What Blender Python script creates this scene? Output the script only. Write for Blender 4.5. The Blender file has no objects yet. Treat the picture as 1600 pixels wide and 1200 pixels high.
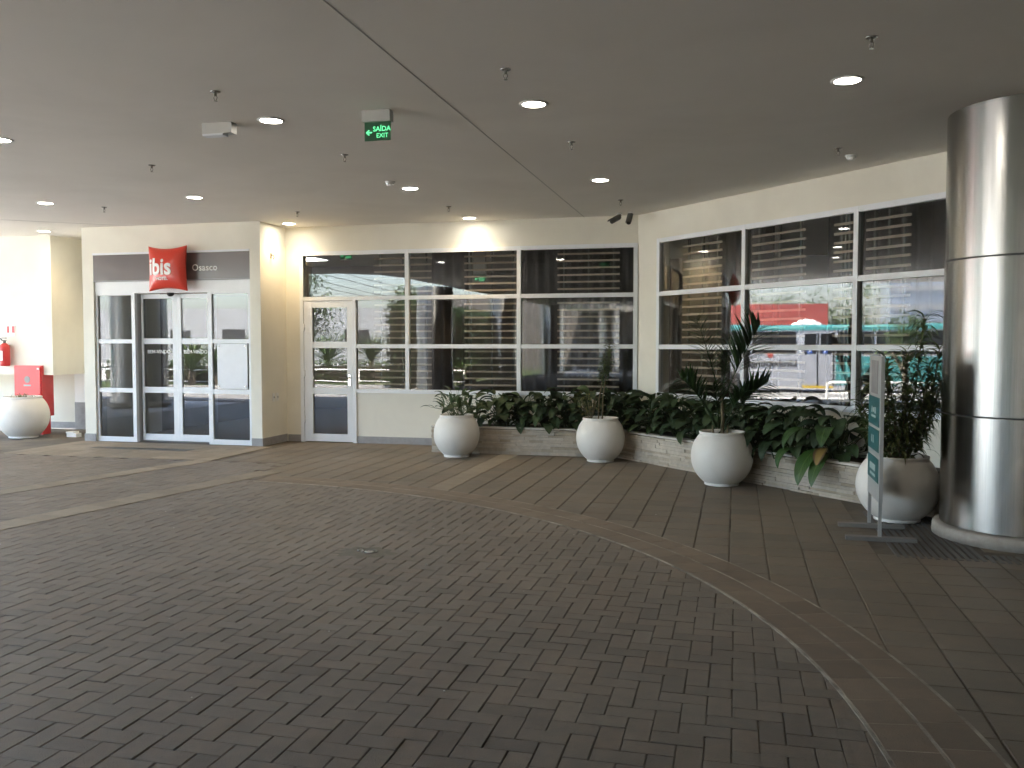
import bpy, bmesh, math, random
import numpy as np
from mathutils import Vector, Matrix
PI = math.pi
R = math.radians
scene = bpy.context.scene
COL = scene.collection
rnd = random.Random(7)

# ------------------------------------------------------------------ materials
def nt(name):
    m = bpy.data.materials.new(name); m.use_nodes = True
    n = m.node_tree; n.nodes.clear()
    return m, n, n.nodes.new, n.links.new

def mat(name, c1, rough=.5, c2=None, var=.12, scale=4., metal=0., bump=0., bscale=80., spec=.5, stretch=(1, 1, 1),
        rvar=0., coat=0., detail=6., tint=None, translucent=0., emit=None, estr=0., aniso=None, stain=None):
    m, n, N, L = nt(name)
    out = N('ShaderNodeOutputMaterial'); b = N('ShaderNodeBsdfPrincipled'); L(b.outputs[0], out.inputs[0])
    tc = N('ShaderNodeTexCoord'); mp = N('ShaderNodeMapping'); L(tc.outputs['Object'], mp.inputs[0])
    mp.inputs['Scale'].default_value = stretch
    nz = N('ShaderNodeTexNoise'); nz.inputs['Scale'].default_value = scale; nz.inputs['Detail'].default_value = detail
    nz.inputs['Roughness'].default_value = .65
    L(mp.outputs[0], nz.inputs['Vector'])
    if c2 is None:
        c2 = tuple(min(1, x * (1 + var)) for x in c1); c1 = tuple(x * (1 - var) for x in c1)
    rp = N('ShaderNodeValToRGB'); rp.color_ramp.elements[0].position = .3; rp.color_ramp.elements[1].position = .7
    rp.color_ramp.elements[0].color = (*c1, 1); rp.color_ramp.elements[1].color = (*c2, 1)
    L(nz.outputs['Fac'], rp.inputs[0])
    col = rp.outputs[0]
    if tint:
        at = N('ShaderNodeAttribute'); at.attribute_name = 'tint'
        tr = N('ShaderNodeValToRGB'); els = tr.color_ramp.elements
        els[0].color = (*tint[0], 1); els[1].color = (*tint[-1], 1)
        for i, c in enumerate(tint[1:-1]):
            e = els.new((i + 1) / (len(tint) - 1)); e.color = (*c, 1)
        L(at.outputs['Fac'], tr.inputs[0])
        mx = N('ShaderNodeMix'); mx.data_type = 'RGBA'; mx.blend_type = 'MULTIPLY'; mx.inputs[0].default_value = 1
        L(col, mx.inputs[6]); L(tr.outputs[0], mx.inputs[7]); col = mx.outputs[2]
    if stain:
        nb_ = N('ShaderNodeTexNoise'); nb_.inputs['Scale'].default_value = stain[0]; nb_.inputs['Detail'].default_value = 5; nb_.inputs['Roughness'].default_value = .6; nb_.inputs['Distortion'].default_value = .6
        L(tc.outputs['Object'], nb_.inputs['Vector'])
        sr = N('ShaderNodeValToRGB'); se = sr.color_ramp.elements; se[0].position = .32; se[1].position = .68
        se[0].color = (*stain[1], 1); se[1].color = (*stain[2], 1); L(nb_.outputs['Fac'], sr.inputs[0])
        mx2 = N('ShaderNodeMix'); mx2.data_type = 'RGBA'; mx2.blend_type = 'MULTIPLY'; mx2.inputs[0].default_value = 1
        L(col, mx2.inputs[6]); L(sr.outputs[0], mx2.inputs[7]); col = mx2.outputs[2]
    L(col, b.inputs['Base Color'])
    b.inputs['Roughness'].default_value = rough; b.inputs['Metallic'].default_value = metal
    b.inputs['Specular IOR Level'].default_value = spec; b.inputs['Coat Weight'].default_value = coat
    if rvar:
        mr = N('ShaderNodeMapRange'); mr.inputs[3].default_value = rough - rvar; mr.inputs[4].default_value = rough + rvar
        L(nz.outputs['Fac'], mr.inputs[0]); L(mr.outputs[0], b.inputs['Roughness'])
    if bump:
        nb = N('ShaderNodeTexNoise'); nb.inputs['Scale'].default_value = bscale; nb.inputs['Detail'].default_value = 4
        L(mp.outputs[0], nb.inputs['Vector'])
        bp = N('ShaderNodeBump'); bp.inputs['Strength'].default_value = bump; bp.inputs['Distance'].default_value = .01
        L(nb.outputs['Fac'], bp.inputs['Height']); L(bp.outputs[0], b.inputs['Normal'])
    if aniso:
        tg = N('ShaderNodeTangent'); tg.direction_type = 'RADIAL'; tg.axis = 'Z'; L(tg.outputs[0], b.inputs['Tangent'])
        b.inputs['Anisotropic'].default_value = aniso[0]; b.inputs['Anisotropic Rotation'].default_value = aniso[1]
    if emit:
        b.inputs['Emission Color'].default_value = (*emit, 1); b.inputs['Emission Strength'].default_value = estr
    return m

def leafmat(name, lo, hi, vein, rough=.4, nv=9., vstr=.5, edge=None):
    m, n, N, L = nt(name)
    out = N('ShaderNodeOutputMaterial'); b = N('ShaderNodeBsdfPrincipled')
    at = N('ShaderNodeAttribute'); at.attribute_name = 'tint'
    rp = N('ShaderNodeMix'); rp.data_type = 'RGBA'; L(at.outputs['Fac'], rp.inputs[0])
    rp.inputs[6].default_value = (*lo, 1); rp.inputs[7].default_value = (*hi, 1)
    uv = N('ShaderNodeAttribute'); uv.attribute_name = 'luv'
    sp = N('ShaderNodeSeparateXYZ'); L(uv.outputs['Vector'], sp.inputs[0])
    # |u| and chevron veins
    ab = N('ShaderNodeMath'); ab.operation = 'ABSOLUTE'; L(sp.outputs[0], ab.inputs[0])
    ad = N('ShaderNodeMath'); ad.operation = 'MULTIPLY_ADD'; ad.inputs[1].default_value = -.35; L(ab.outputs[0], ad.inputs[0]); L(sp.outputs[1], ad.inputs[2])
    ml = N('ShaderNodeMath'); ml.operation = 'MULTIPLY'; ml.inputs[1].default_value = nv; L(ad.outputs[0], ml.inputs[0])
    fr = N('ShaderNodeMath'); fr.operation = 'PINGPONG'; fr.inputs[1].default_value = .5; L(ml.outputs[0], fr.inputs[0])
    v1 = N('ShaderNodeMapRange'); v1.inputs[1].default_value = .0; v1.inputs[2].default_value = .12; v1.inputs[3].default_value = 1; v1.inputs[4].default_value = 0
    L(fr.outputs[0], v1.inputs[0])
    v2 = N('ShaderNodeMapRange'); v2.inputs[1].default_value = .0; v2.inputs[2].default_value = .1; v2.inputs[3].default_value = 1; v2.inputs[4].default_value = 0
    L(ab.outputs[0], v2.inputs[0])
    mxv = N('ShaderNodeMath'); mxv.operation = 'MAXIMUM'; L(v1.outputs[0], mxv.inputs[0]); L(v2.outputs[0], mxv.inputs[1])
    sc = N('ShaderNodeMath'); sc.operation = 'MULTIPLY'; sc.inputs[1].default_value = vstr; L(mxv.outputs[0], sc.inputs[0])
    m2 = N('ShaderNodeMix'); m2.data_type = 'RGBA'; L(sc.outputs[0], m2.inputs[0]); L(rp.outputs[2], m2.inputs[6]); m2.inputs[7].default_value = (*vein, 1)
    col = m2.outputs[2]
    if edge:
        e = N('ShaderNodeMapRange'); e.inputs[1].default_value = .45; e.inputs[2].default_value = .8; L(ab.outputs[0], e.inputs[0])
        m3 = N('ShaderNodeMix'); m3.data_type = 'RGBA'; L(e.outputs[0], m3.inputs[0]); L(col, m3.inputs[6]); m3.inputs[7].default_value = (*edge, 1); col = m3.outputs[2]
    L(col, b.inputs['Base Color']); b.inputs['Roughness'].default_value = rough
    bp = N('ShaderNodeBump'); bp.inputs['Strength'].default_value = .3; bp.inputs['Distance'].default_value = .01; bp.invert = True
    L(mxv.outputs[0], bp.inputs['Height']); L(bp.outputs[0], b.inputs['Normal'])
    tl = N('ShaderNodeBsdfTranslucent'); L(col, tl.inputs[0])
    ms = N('ShaderNodeMixShader'); ms.inputs[0].default_value = .25; L(b.outputs[0], ms.inputs[1]); L(tl.outputs[0], ms.inputs[2])
    L(ms.outputs[0], out.inputs[0])
    return m

def glassmat(name, tint, f0, dirt=.02):
    m, n, N, L = nt(name)
    out = N('ShaderNodeOutputMaterial')
    tr = N('ShaderNodeBsdfTransparent'); tr.inputs[0].default_value = (*tint, 1)
    gl = N('ShaderNodeBsdfGlossy'); gl.inputs['Roughness'].default_value = 0.0; gl.inputs[0].default_value = (.97, .98, 1, 1)
    # faint waviness of float glass
    tc = N('ShaderNodeTexCoord'); nz = N('ShaderNodeTexNoise'); nz.inputs['Scale'].default_value = 1.3; nz.inputs['Detail'].default_value = 1
    L(tc.outputs['Object'], nz.inputs['Vector'])
    bp = N('ShaderNodeBump'); bp.inputs['Strength'].default_value = .05; bp.inputs['Distance'].default_value = .014
    L(nz.outputs['Fac'], bp.inputs['Height']); L(bp.outputs[0], gl.inputs['Normal'])
    fr = N('ShaderNodeFresnel'); ge = N('ShaderNodeNewGeometry')
    mr = N('ShaderNodeMapRange'); mr.inputs[3].default_value = f0; mr.inputs[4].default_value = 1 / f0
    L(ge.outputs['Backfacing'], mr.inputs[0]); L(mr.outputs[0], fr.inputs['IOR'])
    ms = N('ShaderNodeMixShader'); L(fr.outputs[0], ms.inputs[0]); L(tr.outputs[0], ms.inputs[1]); L(gl.outputs[0], ms.inputs[2])
    L(ms.outputs[0], out.inputs[0])
    return m

def emis(name, c, s):
    m, n, N, L = nt(name)
    out = N('ShaderNodeOutputMaterial'); e = N('ShaderNodeEmission'); e.inputs[0].default_value = (*c, 1); e.inputs[1].default_value = s
    L(e.outputs[0], out.inputs[0]); return m

M = {}
M['wall'] = mat('cream_paint', (.80, .775, .685), .75, var=.03, scale=2.2, bump=.12, bscale=55, stain=(1.1, (.94, .93, .91), (1.02, 1.02, 1.01)))
M['backwall'] = mat('grey_brown_paint', (.10, .092, .085), .8, var=.06, scale=.6)
M['ceil'] = mat('ceiling_paint', (.82, .79, .735), .85, var=.02, scale=.8, bump=.04, bscale=30, stain=(.5, (.93, .925, .915), (1.02, 1.02, 1.02)))
M['joint'] = mat('joint_grey', (.36, .35, .33), .9, var=.1)
M['skirt'] = mat('grey_tile', (.30, .29, .285), .5, var=.15, scale=9, bump=.08)
M['white'] = mat('white_aluminium', (.80, .82, .84), .35, var=.03, scale=3)
M['whiteplastic'] = mat('white_plastic', (.8, .8, .78), .4, var=.03)
M['jamb'] = mat('grey_jamb', (.42, .43, .44), .5, var=.06)
M['glass'] = glassmat('window_glass', (.80, .81, .80), 1.56)
M['doorglass'] = glassmat('door_glass', (.66, .68, .69), 1.66)
M['fascia'] = mat('brown_sign_board', (.13, .105, .10), .22, var=.06, scale=2, spec=.6)
M['red'] = mat('sign_red', (.68, .050, .026), .28, var=.05, scale=3, coat=.3)
M['redpaint'] = mat('red_paint', (.62, .045, .045), .38, var=.1, scale=6, bump=.05)
M['letter'] = mat('white_letter', (.86, .85, .83), .4, var=.02)
M['steel'] = mat('brushed_steel', (.40, .392, .375), .24, aniso=(.9, .25), var=.10, scale=5, metal=1., stretch=(26, 26, .12), rvar=.06, bump=.05, bscale=14)
M['seam'] = mat('dark_seam', (.04, .04, .04), .6)
M['chrome'] = mat('chrome', (.62, .62, .60), .18, metal=1., var=.03)
M['darkmetal'] = mat('dark_metal', (.15, .145, .13), .4, metal=.7, var=.1)
M['concrete'] = mat('concrete_ring', (.30, .265, .225), .8, c2=(.42, .385, .335), scale=12, bump=.3, bscale=60)
M['paver'] = mat('paver', (.82, .82, .82), .52, c2=(1.15, 1.12, 1.08), scale=14, bump=.5, bscale=170, rvar=.12, spec=.45,
                 stain=(.55, (.80, .77, .74), (1.16, 1.13, 1.08)), tint=[(.146, .126, .107), (.168, .147, .125), (.184, .162, .137), (.190, .158, .128), (.20, .180, .154)])
M['tile'] = mat('square_tile', (.85, .85, .85), .6, c2=(1.13, 1.11, 1.07), scale=9, bump=.4, bscale=150, rvar=.12,
                stain=(.6, (.82, .79, .76), (1.12, 1.1, 1.07)), tint=[(.142, .122, .098), (.164, .142, .114), (.186, .160, .126), (.182, .146, .110), (.190, .169, .140)])
M['band'] = mat('band_stone', (.85, .85, .85), .62, c2=(1.12, 1.1, 1.07), scale=9, bump=.4, bscale=150, rvar=.1,
                stain=(.7, (.80, .77, .74), (1.12, 1.1, 1.07)), tint=[(.165, .128, .094), (.195, .154, .115), (.225, .180, .134)])
M['tan'] = mat('tan_stone', (.88, .88, .88), .65, c2=(1.1, 1.09, 1.06), scale=9, bump=.4, bscale=130,
               stain=(.7, (.78, .76, .74), (1.1, 1.08, 1.06)), tint=[(.23, .195, .15), (.275, .235, .18), (.31, .265, .205)])
M['bed'] = mat('joint_sand', (.05, .043, .035), .95, c2=(.24, .205, .16), scale=1.1, bump=.5, bscale=200)
M['mortar'] = mat('light_mortar', (.13, .115, .095), .95, c2=(.50, .46, .38), scale=5, bump=.4, bscale=150)
M['tactile'] = mat('tactile_rubber', (.105, .10, .095), .6, var=.15)
M['ground'] = mat('pale_concrete', (.50, .485, .455), .85, c2=(.60, .58, .545), scale=.6, bump=.3, bscale=20)
M['asphalt'] = mat('asphalt', (.20, .195, .19), .85, c2=(.30, .295, .285), scale=1.2, bump=.3, bscale=60)
M['darkasphalt'] = mat('dark_asphalt', (.22, .212, .20), .85, c2=(.30, .29, .275), scale=1.2, bump=.3, bscale=60)
M['grass'] = mat('lawn', (.030, .045, .015), .8, c2=(.06, .085, .028), scale=9, bump=.6, bscale=60)
M['pot'] = mat('white_pot', (.80, .77, .715), .5, c2=(.84, .81, .76), scale=6, bump=.10, bscale=35, stain=(3.2, (.96, .955, .94), (1.02, 1.02, 1.015)))
M['soil'] = mat('soil', (.035, .026, .02), .95, c2=(.09, .065, .045), scale=25, bump=.8, bscale=70)
M['clad'] = mat('split_stone', (.82, .82, .82), .8, c2=(1.06, 1.05, 1.03), scale=18, bump=.55, bscale=90,
                stain=(2.2, (.78, .75, .70), (1.05, 1.03, 1.0)), tint=[(.42, .36, .28), (.56, .50, .42), (.62, .57, .49), (.50, .46, .41)])
M['cap'] = mat('coping_stone', (.56, .53, .47), .7, c2=(.66, .63, .57), scale=10, bump=.3, bscale=80)
M['broad'] = leafmat('broad_leaf', (.016, .036, .012), (.045, .085, .026), (.065, .11, .04), .62, 9, .45)
M['calathea'] = leafmat('big_leaf', (.03, .085, .018), (.045, .11, .025), (.13, .22, .05), .4, 10, .7)
M['yellowleaf'] = leafmat('yellowing_leaf', (.24, .15, .035), (.34, .22, .05), (.30, .22, .07), .5, 8, .3, edge=(.10, .055, .022))
M['palm'] = leafmat('palm_leaf', (.012, .034, .010), (.03, .07, .018), (.03, .06, .02), .42, 1, .2)
M['lily'] = leafmat('lily_leaf', (.022, .05, .014), (.055, .10, .03), (.05, .09, .03), .4, 7, .3)
M['drac'] = leafmat('dracaena_leaf', (.05, .085, .022), (.13, .165, .05), (.15, .18, .06), .5, 1, .25)
M['dry'] = leafmat('pale_leaf', (.11, .125, .035), (.22, .21, .07), (.2, .19, .07), .6, 1, .2)
M['stem'] = mat('plant_stem', (.10, .085, .04), .7, c2=(.20, .16, .09), scale=14)
M['greenstem'] = mat('green_stem', (.05, .08, .025), .6, c2=(.09, .11, .04), scale=14)
M['bark'] = mat('bark', (.10, .075, .05), .9, c2=(.20, .16, .12), scale=8, bump=.6, bscale=30)
M['wood'] = mat('slat_wood', (.62, .48, .36), .55, c2=(.78, .65, .52), scale=6, stretch=(1, 1, 8))
M['curtain'] = mat('curtain_cloth', (.085, .068, .06), .85, c2=(.13, .105, .09), scale=5, bump=.2, bscale=120)
M['lobbywall'] = mat('lobby_paint', (.20, .165, .13), .8, var=.08)
M['lobbyfloor'] = mat('lobby_tile', (.22, .215, .21), .3, var=.08, scale=2)
M['footmetal'] = mat('foot_metal', (.21, .20, .185), .55, var=.1)
M['faded'] = mat('faded_marking', (.40, .50, .49), .5)
M['teal'] = mat('teal_panel', (.020, .125, .130), .45, var=.06)
M['totem'] = mat('totem_silver', (.50, .51, .50), .4, var=.04, metal=.3)
M['exitgreen'] = mat('exit_plate', (.03, .065, .04), .4, emit=(.03, .16, .06), estr=.012)
M['exitglow'] = emis('exit_letters', (.12, .75, .30), .11)
M['lampglow'] = emis('lamp_white', (1., .93, .80), 6.)
M['lobbyglow'] = emis('lobby_panel', (1., .97, .92), 1.2)
M['black'] = mat('black_plastic', (.02, .02, .02), .35, var=.1)
M['rubber'] = mat('rubber', (.02, .02, .02), .8)
M['brass'] = mat('dull_brass', (.22, .20, .17), .4, metal=.6, var=.1)
M['boxgrey'] = mat('aged_plastic', (.55, .55, .53), .5, var=.04)
M['grate'] = mat('grate_metal', (.17, .16, .145), .5, metal=.5)
M['notice'] = mat('notice_board', (.78, .80, .84), .35, var=.03, scale=8)
M['gravelbit'] = mat('pale_chip', (.55, .53, .48), .8, var=.2, scale=40)
M['dust'] = mat('dirt_patch', (.13, .115, .09), .95, c2=(.22, .195, .155), scale=20, bump=.4)
M['buswhite'] = mat('bus_white', (.40, .41, .44), .3, var=.04, scale=1)
M['busteal'] = mat('bus_teal', (.06, .28, .27), .3, var=.05, scale=1)
M['busglass'] = mat('bus_glass', (.015, .017, .02), .08, var=.1, spec=.8)
M['busyellow'] = mat('bus_yellow', (.70, .45, .03), .4)
M['blue'] = mat('sign_blue', (.02, .10, .45), .4)
M['bannerred'] = mat('banner_red', (.34, .055, .042), .6, var=.08, scale=.5)
M['bldwhite'] = mat('render_white', (.25, .26, .27), .8, var=.06, scale=.4)
M['bldglass'] = mat('tower_glass', (.20, .25, .32), .15, var=.15, scale=.3)
M['treeleaf'] = leafmat('tree_leaf', (.03, .065, .015), (.08, .13, .03), (.08, .12, .03), .5, 1, .2)
M['wire'] = mat('wire_black', (.02, .02, .02), .7)

# ------------------------------------------------------------------ mesh builder
ID = lambda x, y, z: (x, y, z)
class MB:
    def __init__(s): s.v = []; s.f = []; s.sm = []; s.t = []; s.uv = []; s.mi = []; s.cur = .5; s.m = 0
    def vert(s, p, uv=(0, 0, 0)):
        s.v.append(tuple(p)); s.t.append(s.cur); s.uv.append(uv); return len(s.v) - 1
    def face(s, idx, sm=False): s.f.append(tuple(idx)); s.sm.append(sm); s.mi.append(s.m)
    def box(s, x0, x1, y0, y1, z0, z1, T=ID):
        b = [s.vert(T(x, y, z)) for z in (z0, z1) for x, y in ((x0, y0), (x1, y0), (x1, y1), (x0, y1))]
        for q in ((3, 2, 1, 0), (4, 5, 6, 7), (0, 1, 5, 4), (1, 2, 6, 5), (2, 3, 7, 6), (3, 0, 4, 7)): s.face([b[i] for i in q])
        return s
    def block(s, pts, zt, zb, bev, dz=(0, 0, 0, 0)):
        # pts ccw outer outline at the bevel foot; top ring is inset
        n = len(pts); cx = sum(p[0] for p in pts) / n; cy = sum(p[1] for p in pts) / n
        def ins(p):
            d = math.hypot(p[0] - cx, p[1] - cy); k = 1 - bev * 1.5 / max(d, .01); return (cx + (p[0] - cx) * k, cy + (p[1] - cy) * k)
        a = [s.vert((*p, zb)) for p in pts]
        b = [s.vert((*p, zt - bev + dz[i % 4])) for i, p in enumerate(pts)]
        c = [s.vert((*ins(p), zt + dz[i % 4])) for i, p in enumerate(pts)]
        s.face(c)
        for i in range(n):
            j = (i + 1) % n
            s.face((b[i], b[j], c[j], c[i])); s.face((a[i], a[j], b[j], b[i]))
        return s
    def tube(s, pts, rads, seg=8, caps=True, sm=True):
        pts = [Vector(p) for p in pts]
        if not hasattr(rads, '__len__'): rads = [rads] * len(pts)
        rings = []; prev = None
        for i, p in enumerate(pts):
            d = (pts[min(i + 1, len(pts) - 1)] - pts[max(i - 1, 0)]).normalized()
            if prev is None:
                u = d.orthogonal().normalized()
            else:
                u = (prev - d * prev.dot(d)); u = u.normalized() if u.length > 1e-6 else d.orthogonal().normalized()
            prev = u; w = d.cross(u)
            rings.append([s.vert(p + (u * math.cos(2 * PI * k / seg) + w * math.sin(2 * PI * k / seg)) * rads[i]) for k in range(seg)])
        for a, b in zip(rings, rings[1:]):
            for k in range(seg): s.face((a[k], a[(k + 1) % seg], b[(k + 1) % seg], b[k]), sm)
        if caps: s.face(rings[0][::-1]); s.face(rings[-1])
        return s
    def lathe(s, prof, c=(0, 0, 0), seg=32, sm=True, axis='z', cap=True):
        rings = []
        for r, h in prof:
            ring = []
            for k in range(seg):
                a = 2 * PI * k / seg; x, y = r * math.cos(a), r * math.sin(a)
                p = (c[0] + x, c[1] + y, c[2] + h) if axis == 'z' else (c[0] + x, c[1] - h, c[2] + y)
                ring.append(s.vert(p))
            rings.append(ring)
        for a, b in zip(rings, rings[1:]):
            for k in range(seg): s.face((a[k], a[(k + 1) % seg], b[(k + 1) % seg], b[k]), sm)
        if cap: s.face(rings[0][::-1]); s.face(rings[-1])
        return s
    def prism(s, poly, z0, z1):
        a = [s.vert((*p, z0)) for p in poly]; b = [s.vert((*p, z1)) for p in poly]; n = len(poly)
        s.face(a[::-1]); s.face(b)
        for i in range(n): s.face((a[i], a[(i + 1) % n], b[(i + 1) % n], b[i]))
        return s
    def ring(s, c, r0, r1, a0, a1, z0, z1, n=48):
        P = lambda r, a: (c[0] + r * math.cos(a), c[1] + r * math.sin(a))
        q = [[s.vert((*P(r, a0 + (a1 - a0) * i / n), z)) for i in range(n + 1)] for r, z in ((r0, z0), (r1, z0), (r1, z1), (r0, z1))]
        for i in range(n):
            for k in range(4):
                a, b = q[k], q[(k + 1) % 4]; s.face((a[i], a[i + 1], b[i + 1], b[i]))
        return s
    def leaf(s, p, d, L, W, bend=.8, fold=.25, seg=6, prof='oval', side=None, curl=0.):
        # blade from p heading d, bending down by 'bend' radians over its length
        p = Vector(p); d = Vector(d).normalized()
        up = Vector((0, 0, 1))
        sd = d.cross(up)
        if sd.length < .05: sd = Vector((1, 0, 0))
        sd.normalize()
        if side is not None: sd = (sd + Vector(side)).normalized()
        s.cur = s.cur
        rows = []
        for i in range(seg + 1):
            t = i / seg
            if prof == 'oval': w = W * .5 * (math.sin(PI * min(1, t ** .8 * .97 + .03))) ** .75
            elif prof == 'strap': w = W * .5 * min(1, t * 6 + .4) * (1 - t ** 2.2)
            else: w = W * .5 * (math.sin(PI * t ** .7)) ** .9
            if i == seg: w = 0.001
            nrm = sd.cross(d).normalized()
            ca = fold
            e = sd * w * math.cos(ca) + nrm * w * math.sin(ca)
            f = -sd * w * math.cos(ca) + nrm * w * math.sin(ca)
            rows.append([s.vert(p + e, (-1, t, 0)), s.vert(p + e * .5 - nrm * w * .04, (-.5, t, 0)), s.vert(p, (0, t, 0)), s.vert(p + f * .5 - nrm * w * .04, (.5, t, 0)), s.vert(p + f, (1, t, 0))])
            p = p + d * (L / seg)
            ax = sd
            d = (Matrix.Rotation(-bend / seg, 3, ax) @ d).normalized()
        for a, b in zip(rows, rows[1:]):
            for k in range(4): s.face((a[k], a[k + 1], b[k + 1], b[k]), True)
        return p
    def build(s, name, m, parent=None, fix=True, attr=False):
        me = bpy.data.meshes.new(name)
        og = ORG.get(parent.name, (0, 0, 0)) if parent else (0, 0, 0)
        vs = [(x - og[0], y - og[1], z - og[2]) for x, y, z in s.v] if og != (0, 0, 0) else s.v
        me.from_pydata(vs, [], s.f)
        me.polygons.foreach_set('use_smooth', s.sm)
        if isinstance(m, (list, tuple)):
            for q in m: me.materials.append(q)
            me.polygons.foreach_set('material_index', s.mi)
        else: me.materials.append(m)
        if attr:
            a = me.attributes.new('tint', 'FLOAT', 'POINT'); a.data.foreach_set('value', s.t)
            a = me.attributes.new('luv', 'FLOAT_VECTOR', 'POINT'); a.data.foreach_set('vector', [c for u in s.uv for c in u])
        if fix:
            bm = bmesh.new(); bm.from_mesh(me); bmesh.ops.recalc_face_normals(bm, faces=bm.faces); bm.to_mesh(me); bm.free()
        me.update()
        o = bpy.data.objects.new(name, me); COL.objects.link(o)
        if parent: o.parent = parent; ORG[o.name] = og
        return o
ORG = {}

def tag(o, label, cat, group=None, kind=None):
    o['label'] = label; o['category'] = cat
    if group: o['group'] = group
    if kind: o['kind'] = kind
    return o
def thing(name, label, cat, loc=(0, 0, 0), group=None):
    o = bpy.data.objects.new(name, None); COL.objects.link(o); o.location = loc; o.empty_display_size = .1
    ORG[o.name] = tuple(loc)
    return tag(o, label, cat, group)
def struct(name, mb, m, label=None, attr=False, fix=True):
    o = mb.build(name, m, None, fix=fix, attr=attr); o['kind'] = 'structure'
    return o
def dup(root, loc, label=None, group=None):
    r = root.copy(); COL.objects.link(r); r.location = loc
    if label: r['label'] = label
    if group: r['group'] = group
    for ch in list(root.children):
        c = ch.copy(); COL.objects.link(c); c.parent = r
        for g in list(ch.children):
            d = g.copy(); COL.objects.link(d); d.parent = c
    return r

def textmesh(body, size, F, extrude=.002, bold=0., align='CENTER', sub=0, spacing=1.):
    """a mesh builder holding the lettering mapped through F(x, y, z) (x along the line, y up, z out of the face)"""
    cu = bpy.data.curves.new('lettering', 'FONT'); cu.body = body; cu.size = size; cu.extrude = extrude; cu.offset = bold
    cu.align_x = align; cu.align_y = 'CENTER'; cu.space_character = spacing; cu.resolution_u = 3
    o = bpy.data.objects.new('lettering', cu); COL.objects.link(o)
    dg = bpy.context.evaluated_depsgraph_get(); me = bpy.data.meshes.new_from_object(o.evaluated_get(dg))
    bpy.data.objects.remove(o); bpy.data.curves.remove(cu)
    if sub:
        bm = bmesh.new(); bm.from_mesh(me); bmesh.ops.triangulate(bm, faces=bm.faces)
        for _ in range(sub): bmesh.ops.subdivide_edges(bm, edges=[e for e in bm.edges if e.calc_length() > .02], cuts=1)
        bmesh.ops.triangulate(bm, faces=bm.faces)
        bm.to_mesh(me); bm.free()
    mb = MB()
    for v in me.vertices: mb.vert(F(v.co.x, v.co.y, v.co.z))
    for p in me.polygons: mb.face(tuple(p.vertices))
    bpy.data.meshes.remove(me)
    return mb

# ------------------------------------------------------------------ frames of the walls
H = 3.27
YB, YE = 12.35, 11.60
CX, CY = -1.33, 12.35
NR = (.72537, .68835); TRX = (.68835, -.72537)
TB = lambda s, d, z: (s, YB - d, z)
TE = lambda s, d, z: (s, YE - d, z)
TR = lambda s, d, z: (CX + TRX[0] * s - NR[0] * d, CY + TRX[1] * s - NR[1] * d, z)

# ------------------------------------------------------------------ camera
cam = bpy.data.cameras.new('camera'); co = bpy.data.objects.new('camera', cam); COL.objects.link(co)
cam.sensor_width = 36; cam.lens = 36 * 1383 / 1600; cam.clip_start = .05; cam.clip_end = 2000
co.location = (0, 0, 1.5); co.rotation_euler = (R(90) - math.atan(63 / 1383), 0, R(14.2))
scene.camera = co

# ------------------------------------------------------------------ ground
mb = MB()
xs = [-900, -300, -120, -60, -40, -24, -21, -18, -15, -9.5, 0, 10, 60, 300, 900]
ys = [-900, -300, -100, -40, -20, 0, 20, 40, 100, 300, 900]
gz = lambda x: -.72 if x <= -21 else (-.04 - .68 * max(0, min(1, (-15 - x) / 6)))
idx = [[mb.vert((x, y, gz(x))) for x in xs] for y in ys]
for j in range(len(ys) - 1):
    for i in range(len(xs) - 1): mb.face((idx[j][i], idx[j][i + 1], idx[j + 1][i + 1], idx[j + 1][i]))
struct('ground', mb, M['ground'])
mb = MB(); mb.box(-38, -27.5, -200, 200, -.8, -.715); struct('road', mb, M['asphalt'])
mb = MB(); mb.prism([(-24, -26), (-9.2, -26), (-9.2, -5.4), (-24, -5.4)], -.8, .03); struct('lawn', mb, M['grass'])
mb = MB(); mb.box(-21, -9.2, -5.39, 2.6, -.75, -.0062); struct('forecourt', mb, M['darkasphalt'])
mb = MB(); mb.box(-9.2, 9, -15, -3, -.2, -.006); mb.box(-12.3, -9.2, 2.6, 13.2, -.2, -.0065); mb.box(-9.2, 9, -3, 13.4, -.2, -.0075)
struct('paving_bed', mb, M['bed'])

CC = (-5.30, 2.75); R0, R1, R2 = 5.89, 6.09, 6.28
dist = lambda x, y: math.hypot(x - CC[0], y - CC[1])
YT = 10.02     # front edge of the tan apron
def inband(x, y):   # inside the drive (pavers)
    if x < -5.4: return y < YT
    return dist(x, y) < R0 + .1
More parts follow.
